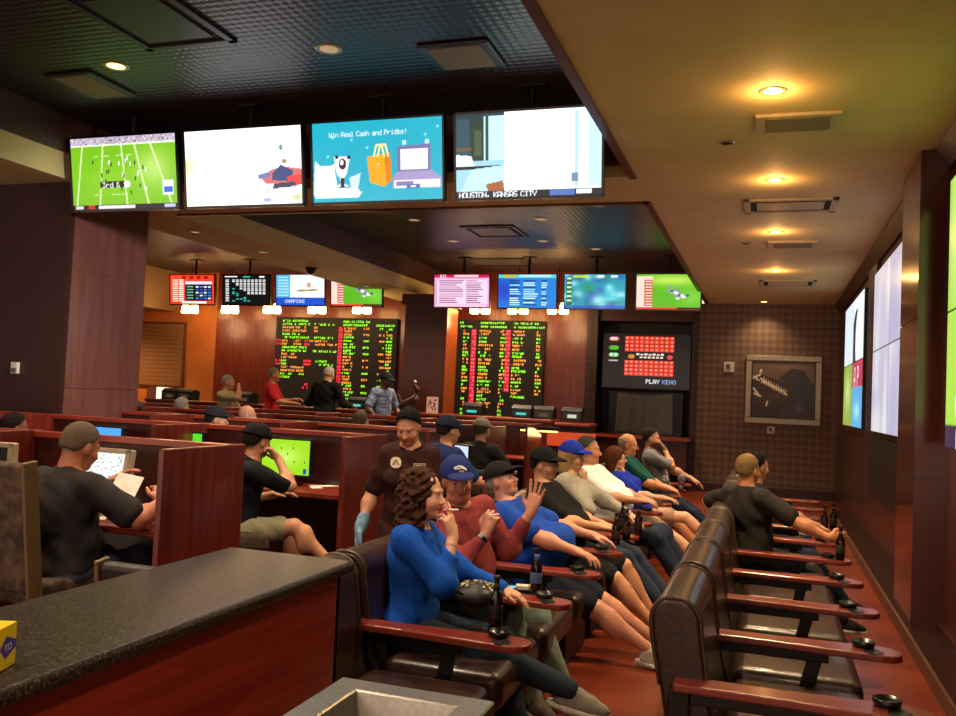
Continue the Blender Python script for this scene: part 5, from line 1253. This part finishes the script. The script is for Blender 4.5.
# 7 woman leaning on hand
m7 = person('seated woman with reddish hair and glasses in royal blue jersey, face on hand, bare legs', (SX+0.46, yseat(7)-.05, 0), 0,
   seated(fem=True, hair='long', hairc='6a3a24', skin='dca484', shirt='1a30b0', pants='b89478', shorts=.6, shoes='6a4a30', sandal=True, glasses=True, lean=.58, sc=.95, pelvis=.54, wrists=(('h', .08, -.02, -.2), (.24, -.2, .74)), poles=((.3, .5, -1), (-.3, -.6, -1)), hyaw=-.1, hpitch=.1,
   hands=(dict(d=(-.1, -.1, 1), n=(-1, 0, 0), t=(0, -1, 0), curl=(.6, .6, .7, .7)), dict(RLX)), h=.013, ankles=((.75, .1, .3), (.7, -.15, .09)), kpoles=((.5, .2, 1), (1, -.2, 1))))
o = m7
def _jf(u, v): return o['P0']+o['S']*(.2+.14*v)+nrm(o['A']*.8-o['B'])*.165+nrm(o['A']+o['B']*.8)*(-.06+.12*u)
jl = Cv(30, 26, '000000'); jl.text(3, 3, 'M', 'e8ecf8', 3); jl.line(2, 24, 26, 20, 'e8ecf8', 2)
decal('jersey_letter', jl, '000000', _jf, m7['root'], m7['O'])
# 8 bald man in teal and blue jersey woman overlap
m8 = person('seated bald man with glasses in teal green shirt, far in left row', (SX+0.35, yseat(8), 0), 0,
   seated(girth=1.15, belly=.05, hair='fringe', hairc='a89888', skin='d08c64', shirt='125048', pants='8a7c68', shorts=.8, glasses=True, shoes='4a4038', lean=.38, hpitch=-.05, wrists=((.26, .1, .74), (.28, -.08, .74)), poles=((-.4, .9, -.6), (-.4, -.9, -.6)), hands=(dict(RLX), dict(RLX)), h=.013, pelvis=.57, chubby=True))
# 9 bearded man grey shirt
m9 = person('seated dark haired bearded man in grey shirt, hand at mouth, farthest in left row', (SX+0.44, yseat(9)+.2, 0), 0,
   seated(hair='short', hairc='241a14', skin='c08866', beard='2a1c14', bearda=.8, shirt='7c7c80', pants='222c44', shoes='3a3030', lean=.3, wrists=((.45, .2, .7), ('h', .17, -.03, -.12)), poles=((0, .5, -1), (.9, -.4, -.8)),
   hands=(dict(RLX), dict(d=(-.6, .2, .8), n=(-.8, .2, -.4), t=(0, 1, 0), curl=(.9, .9, 1, 1))), h=.013, pelvis=.6))
# ------------------------------------------------------------------ right row
r1 = person('man in charcoal t-shirt with short fair hair seen from behind, hand round a bottle', (RX+.24, 7.1, 0), 22,
   dict(sc=.97, pelvis=.55, lean=.12, twist=.35, girth=1.2, hair='short', hairc='8a6c48', skin='c8805c', shirt='2e2a28', pants='1e222c', shoes='2a2424', hyaw=.5, hpitch=.02, wworld=True, low=True,
   wrists=(tuple(at(722, 530, Y=7.35)), (.49, 6.83, .73)), poles=((-.5, .9, .3), (.1, -.6, -1)), hands=(dict(curl=(.5, .5, .5, .5)), dict(d=(1, -.15, .0), n=(.0, 1, 0), t=(0, .1, 1), curl=(.75, .75, .75, .75), thumb=.5)), ankles=((.62, .14, .09), (.66, -.1, .09)), h=.01, hh=.0055))
r2 = person('dark haired person partly hidden behind the man in charcoal t-shirt', (RX+.26, 7.98, 0), 10,
   dict(pelvis=.5, lean=.05, hair='short', hairc='14100f', skin='c89070', shirt='1c1c24', pants='1c2438', shoes='2a2424', hyaw=.5, wrists=((.4, .2, .68), (.5, -.2, .68)), hands=(dict(RLX), dict(RLX)), ankles=((.6, .14, .09), (.7, -.1, .09)), h=.013))
# ------------------------------------------------------------------ attendant
bd = Cv(24, 24, '000000'); bd.ell(12, 12, 11, 11, 'd0c0a0'); bd.line(6, 16, 12, 7, '5a4030', 2); bd.line(12, 7, 18, 16, '5a4030', 2); bd.ell(14, 14, 3, 3, '8a7050')
wt = person('standing attendant in dark brown uniform with round badge and blue gloves', (-2.11, 5.05, 0), -72,
   dict(fem=True, sc=.96, pelvis=.85, lean=-.05, hair='short', hairc='0c0a0c', skin='b87c5c', shirt='321812', collar='28120c', sleeve='short', pants='3a1c16', shoes='181414', hpitch=-.45, hyaw=-.2, h=.011, hh=.0055, girth=.95, shw=.135, hs=.92, hem=.2, hairt=.012, hairw=0,
   wrists=((.18, .2, .82), (.14, -.27, .84)), poles=((-1, .3, 0), (-1, -.2, 0)), hands=(dict(n=(0, -1, 0), curl=(.4,)*4), dict(d=(.3, -.1, -1), n=(0, 1, 0), t=(1, 0, .1), curl=(.3,)*4)), ankles=((.04, .1, .09), (.0, -.1, .09))))
for i in (0, 1):
    Q = Sdf(); e = wt['el'][i]; w = wt['wp'][i]; dd = nrm(w-e)
    n_ = np.array([0, 0, -1.])
    Q.cap(w-dd*.06, w, .036, .033, k=.01); F_v = V(math.cos(R(-72)), math.sin(R(-72)), 0); L_v = V(-math.sin(R(-72)), math.cos(R(-72)), 0)
    hd = (dict(d=dd, n=-L_v, t=F_v), dict(d=F_v*.3-L_v*.1-V(0, 0, 1), n=L_v, t=F_v))[i]
    hand(Q, w, hd['d'], hd['n'], hd['t'], (.3,)*4 if i else (.4,)*4, .06, .5, 1.05)
    Q.warp(lambda X, Y, Z: -.0035+X*0)
    meshob('glove', [Q.mesh(.0055)], cloth('6c8aa0'), wt['root'], wt['O'])
def chest(pr, up, lat, w_, h_, off):
    return lambda u, v: pr['P0']+pr['S']*(up+h_*v)+pr['B']*(lat-w_*u)+pr['A']*(off-((lat-w_*u)**2)*1.2-.25*max(0, up+h_*v-.37))
decal('round_badge', bd, '000000', chest(wt, .36, -.035, .075, .075, .155), wt['root'], wt['O'])
nb = Cv(20, 7, 'b0a898'); nb.rect(1, 1, 19, 6, '5a4038'); nb.rect(3, 3, 17, 4, 'c0b8a8'); decal('name_plate', nb, '000000', chest(wt, .375, .105, .07, .022, .155), wt['root'], wt['O'])
# ------------------------------------------------------------------ people in the booths
q = at(75, 500, Y=3.75)
b1 = person('man in dark grey t-shirt seated at the nearest booth, back to camera', (q.x, 3.62, PL), 82,
   dict(pelvis=.51, lean=-.12, girth=1.22, belly=.05, hair='short', hairc='6a5a4a', skin='b06c50', shirt='2e2a2a', pants='3a3a48', shoes='202020', hpitch=-.3, hyaw=-.1, low=True, wrists=((.42, .12, .92), (.42, -.3, .86)), poles=((-.3, .6, -1), (-.4, -.8, -.6)),
   hands=(dict(n=(0, -.2, -1), curl=(.3,)*4), dict(d=(.4, .5, .6), n=(.2, .6, -.3), t=(0, .5, 1), curl=(.9,)*4)), ankles=((.3, .14, .09), (.45, -.14, .09)), h=.01, hh=.0055, stubblehair=.7))
pp = at(124, 490, Y=3.9); o = sheet(pp[0], pp[1], pp[2], 20, 'folded white paper held in the hands of the man in dark grey', .14, .2); o.rotation_euler = (R(50), R(10), R(20))
q = at(240, 470, Y=5.3)
b2 = person('man in black cap leaning head on hand, bare legs, in second row booth', (q.x-.03, 5.3, PL), 40,
   dict(pelvis=.5, sc=.97, lean=-.2, hair='short', hairc='1c1412', skin='b8805c', shirt='15161c', cap='0e0e10', pants='8a8468', shorts=.75, shoes='303030', hyaw=.5, hpitch=-.1, wrists=((.3, .2, .72), (.28, -.05, 1.0)), poles=((-.2, .5, -1), (1, -.5, -.7)), hands=(dict(RLX), dict(d=(-.6, .3, .7), n=(-1, 0, 0), t=(0, 1, 0), curl=(.7,)*4)),
   ankles=((.5, .1, .09), (.66, -.35, .28)), kpoles=((1, .2, 1), (1, -.6, 1)), h=.012))
dining_chair(q.x-.03, 5.25, -50, 'booth chair under the man in black cap in second row booth', bh=.4)
def booth_head(px, py, y, z0, label, **k):
    """people mostly hidden behind the booth walls: seated figures at low detail; py is the head top"""
    q = at(px, py, Y=y); pel = q.z-.83*k.get('sc', 1)-z0; d = dict(pelvis=max(.42, pel), lean=.02, wrists=((.42, .2, max(.42, pel)+.2), (.42, -.2, max(.42, pel)+.2)), hands=(None, None), ankles=((.35, .12, .09), (.35, -.12, .09)), h=.018, hh=.009, low=True); d.update(k)
    r_ = person(label, (q.x, y, z0), k.get('face', 75), d, 'seated people between the booth walls')
    dining_chair(q.x, y, k.get('face', 75)-90, 'booth chair under the '+' '.join(label.split()[:9]), bh=.3, z=z0+max(0, pel-.6)*0)
booth_head(14, 408, 5.6, PL, 'dark haired head behind the booth wall at the left edge', hair='short', hairc='1c1412', skin='7a4c3c', shirt='2a1c18', face=60)
booth_head(136, 403, 10.6, PL, 'grey capped head low behind the booth walls beside the left column', hair='short', hairc='6a6458', shirt='3a3430', cap='4a4a40', skin='a08068')
booth_head(182, 395, 10.7, PL, 'grey curly haired person sitting between the far booths', hair='short', hairc='9a9088', shirt='5a5048', skin='b08c74', hairt=.02)
booth_head(216, 402, 7.4, PL, 'person in dark navy cap sitting in the third row booth', hair='short', hairc='1a1414', shirt='1c1c24', cap='14141c', skin='a07458', face=30)
booth_head(247, 401, 9.0, PL, 'bald man with glasses sitting in the fourth row booth', hair=None, shirt='3a2c28', skin='cc9474', glasses=True, face=30)
booth_head(361, 407, 9.0, PL, 'grey haired person sitting low in a booth below the odds board', hair='short', hairc='6a5c50', shirt='3a2c28', skin='b8907c')
booth_head(448, 411, 7.3, PL, 'man in dark blue cap and shirt reading in a booth behind the attendant', hair='short', hairc='241c18', shirt='1c3464', cap='1c2438', capback=False, skin='c88c6c', face=50)
booth_head(482, 414, 8.95, PL, 'person in grey cap sitting in a booth below the right odds board', hair='short', hairc='4a4038', shirt='2a2a30', cap='8c8478', skin='b88c70')
booth_head(228, 372, 12.3, .3, 'grey haired man in cream patterned shirt with raised hand, behind the far booths', hair='short', hairc='a09a90', shirt='b0a078', skin='c08c6c', face=10, hands=(None, None), wrists=((.3, .2, 1.0), (.22, -.05, 1.37)), poles=((0, .5, -1), (1, -.3, -1)))
def stander(px, py, y, label, face, **k):
    q = at(px, py, Y=y); z0 = .3; H_ = q.z-z0; sc = H_/1.74; d = dict(sc=sc, pelvis=.93*sc, lean=.0, wrists=((.2, .28, .95*sc), (.2, -.28, .95*sc)), hands=({}, {}), ankles=((.0, .1, .09), (.02, -.1, .09)), h=.015, hh=.008, low=True); d.update(k)
    person(label, (q.x, y, z0), face, d, 'people standing at the back')
stander(273, 366, 12.6, 'standing grey haired man in bright red shirt before the left odds board', 20, hair='short', hairc='8a7460', shirt='cc2c30', pants='3a3030', skin='c08060', wrists=((.35, .2, 1.15), (.4, -.2, 1.1)))
stander(326, 364, 12.6, 'standing white haired man in black jacket facing the left odds board', 85, hair='short', hairc='c8bcae', shirt='121014', sleeve='long', pants='2a2624', skin='c8906c', lean=-.1, hpitch=-.25, girth=1.15, wrists=((.3, .25, 1.12), (.35, -.3, 1.1)))
stander(383, 370, 12.6, 'standing dark skinned man in blue checked shirt and dark cap', -20, hair='short', hairc='100c0c', shirt='8490b4', pattern='check', cap='1c1c24', pants='2a2a34', skin='5c3a2c', hpitch=-.25, lean=-.06)
# ------------------------------------------------------------------ light and view
w = bpy.data.worlds.new('world'); SC.world = w; w.use_nodes = True
w.node_tree.nodes['Background'].inputs[0].default_value = (1, .72, .55, 1); w.node_tree.nodes['Background'].inputs[1].default_value = 1.15
def area(loc, size, sy, e, col, rot=(0, 0, 0), name='room_light'):
    l = bpy.data.lights.new(name, 'AREA'); l.shape = 'RECTANGLE'; l.size = size; l.size_y = sy; l.energy = e; l.color = col
    o = bpy.data.objects.new(name, l); COL.objects.link(o); o.location = loc; o.rotation_euler = rot; return o
def spot(loc, e, col, ang=120, name='ceiling_spot', tgt=None):
    l = bpy.data.lights.new(name, 'SPOT'); l.energy = e; l.color = col; l.spot_size = R(ang); l.spot_blend = .8; l.shadow_soft_size = .15
    o = bpy.data.objects.new(name, l); COL.objects.link(o); o.location = loc
    if tgt: o.rotation_euler = (Vector(tgt)-Vector(loc)).to_track_quat('-Z', 'Y').to_euler()
    return o
# even rows of warm spots under the ceiling, no fittings modelled
WC = (1, .74, .5)
for x in (-2.6, -5.0):
    for y in (1.2, 3.8, 6.2): spot((x, y, ZC-.05), 210, WC)
for x in (-2.6, -5.0):
    for y in (10.0, 12.5, 15): spot((x, y, ZC-.05), 210, WC)
for x in (-10,):
    for y in (3, 6, 10.5, 14): spot((x, y, ZC-.05), 150, WC)
for y in (-1.5, 1.0): spot((.3, y, ZS-.03), 150, WC)
for px_, py_ in ((773, 91), (775, 180), (776, 232), (776, 271)):
    q = at(px_, py_, Z=ZS); l = bpy.data.lights.new('lamp_halo', 'POINT'); l.energy = 6; l.color = (1, .5, .15); l.shadow_soft_size = .03; o = bpy.data.objects.new('lamp_halo', l); COL.objects.link(o); o.location = (q.x, q.y, ZS-.09)
spot((-15, 16, 3.2), 260, (1, .6, .25), 150); spot((-13.9, 18.3, 2.9), 60, (1, .8, .5), 150)
spot((-.95, 5.2, 3.45), 900, (1, .88, .85), 45, 'column_fill_spot', (-6.8, 7.7, 2.0)); spot((-.9, 3.0, 3.6), 160, (1, .85, .7), 60, 'aisle_fill_spot', (-2.4, 4.9, 1.0))  # both spots added without fittings, to brighten the column face and the aisle
SC.view_settings.view_transform = 'Standard'; SC.view_settings.look = 'None'; SC.view_settings.exposure = 0.45; SC.view_settings.gamma = 1
SC.cycles.use_denoising = True
SC.cycles.max_bounces = 6
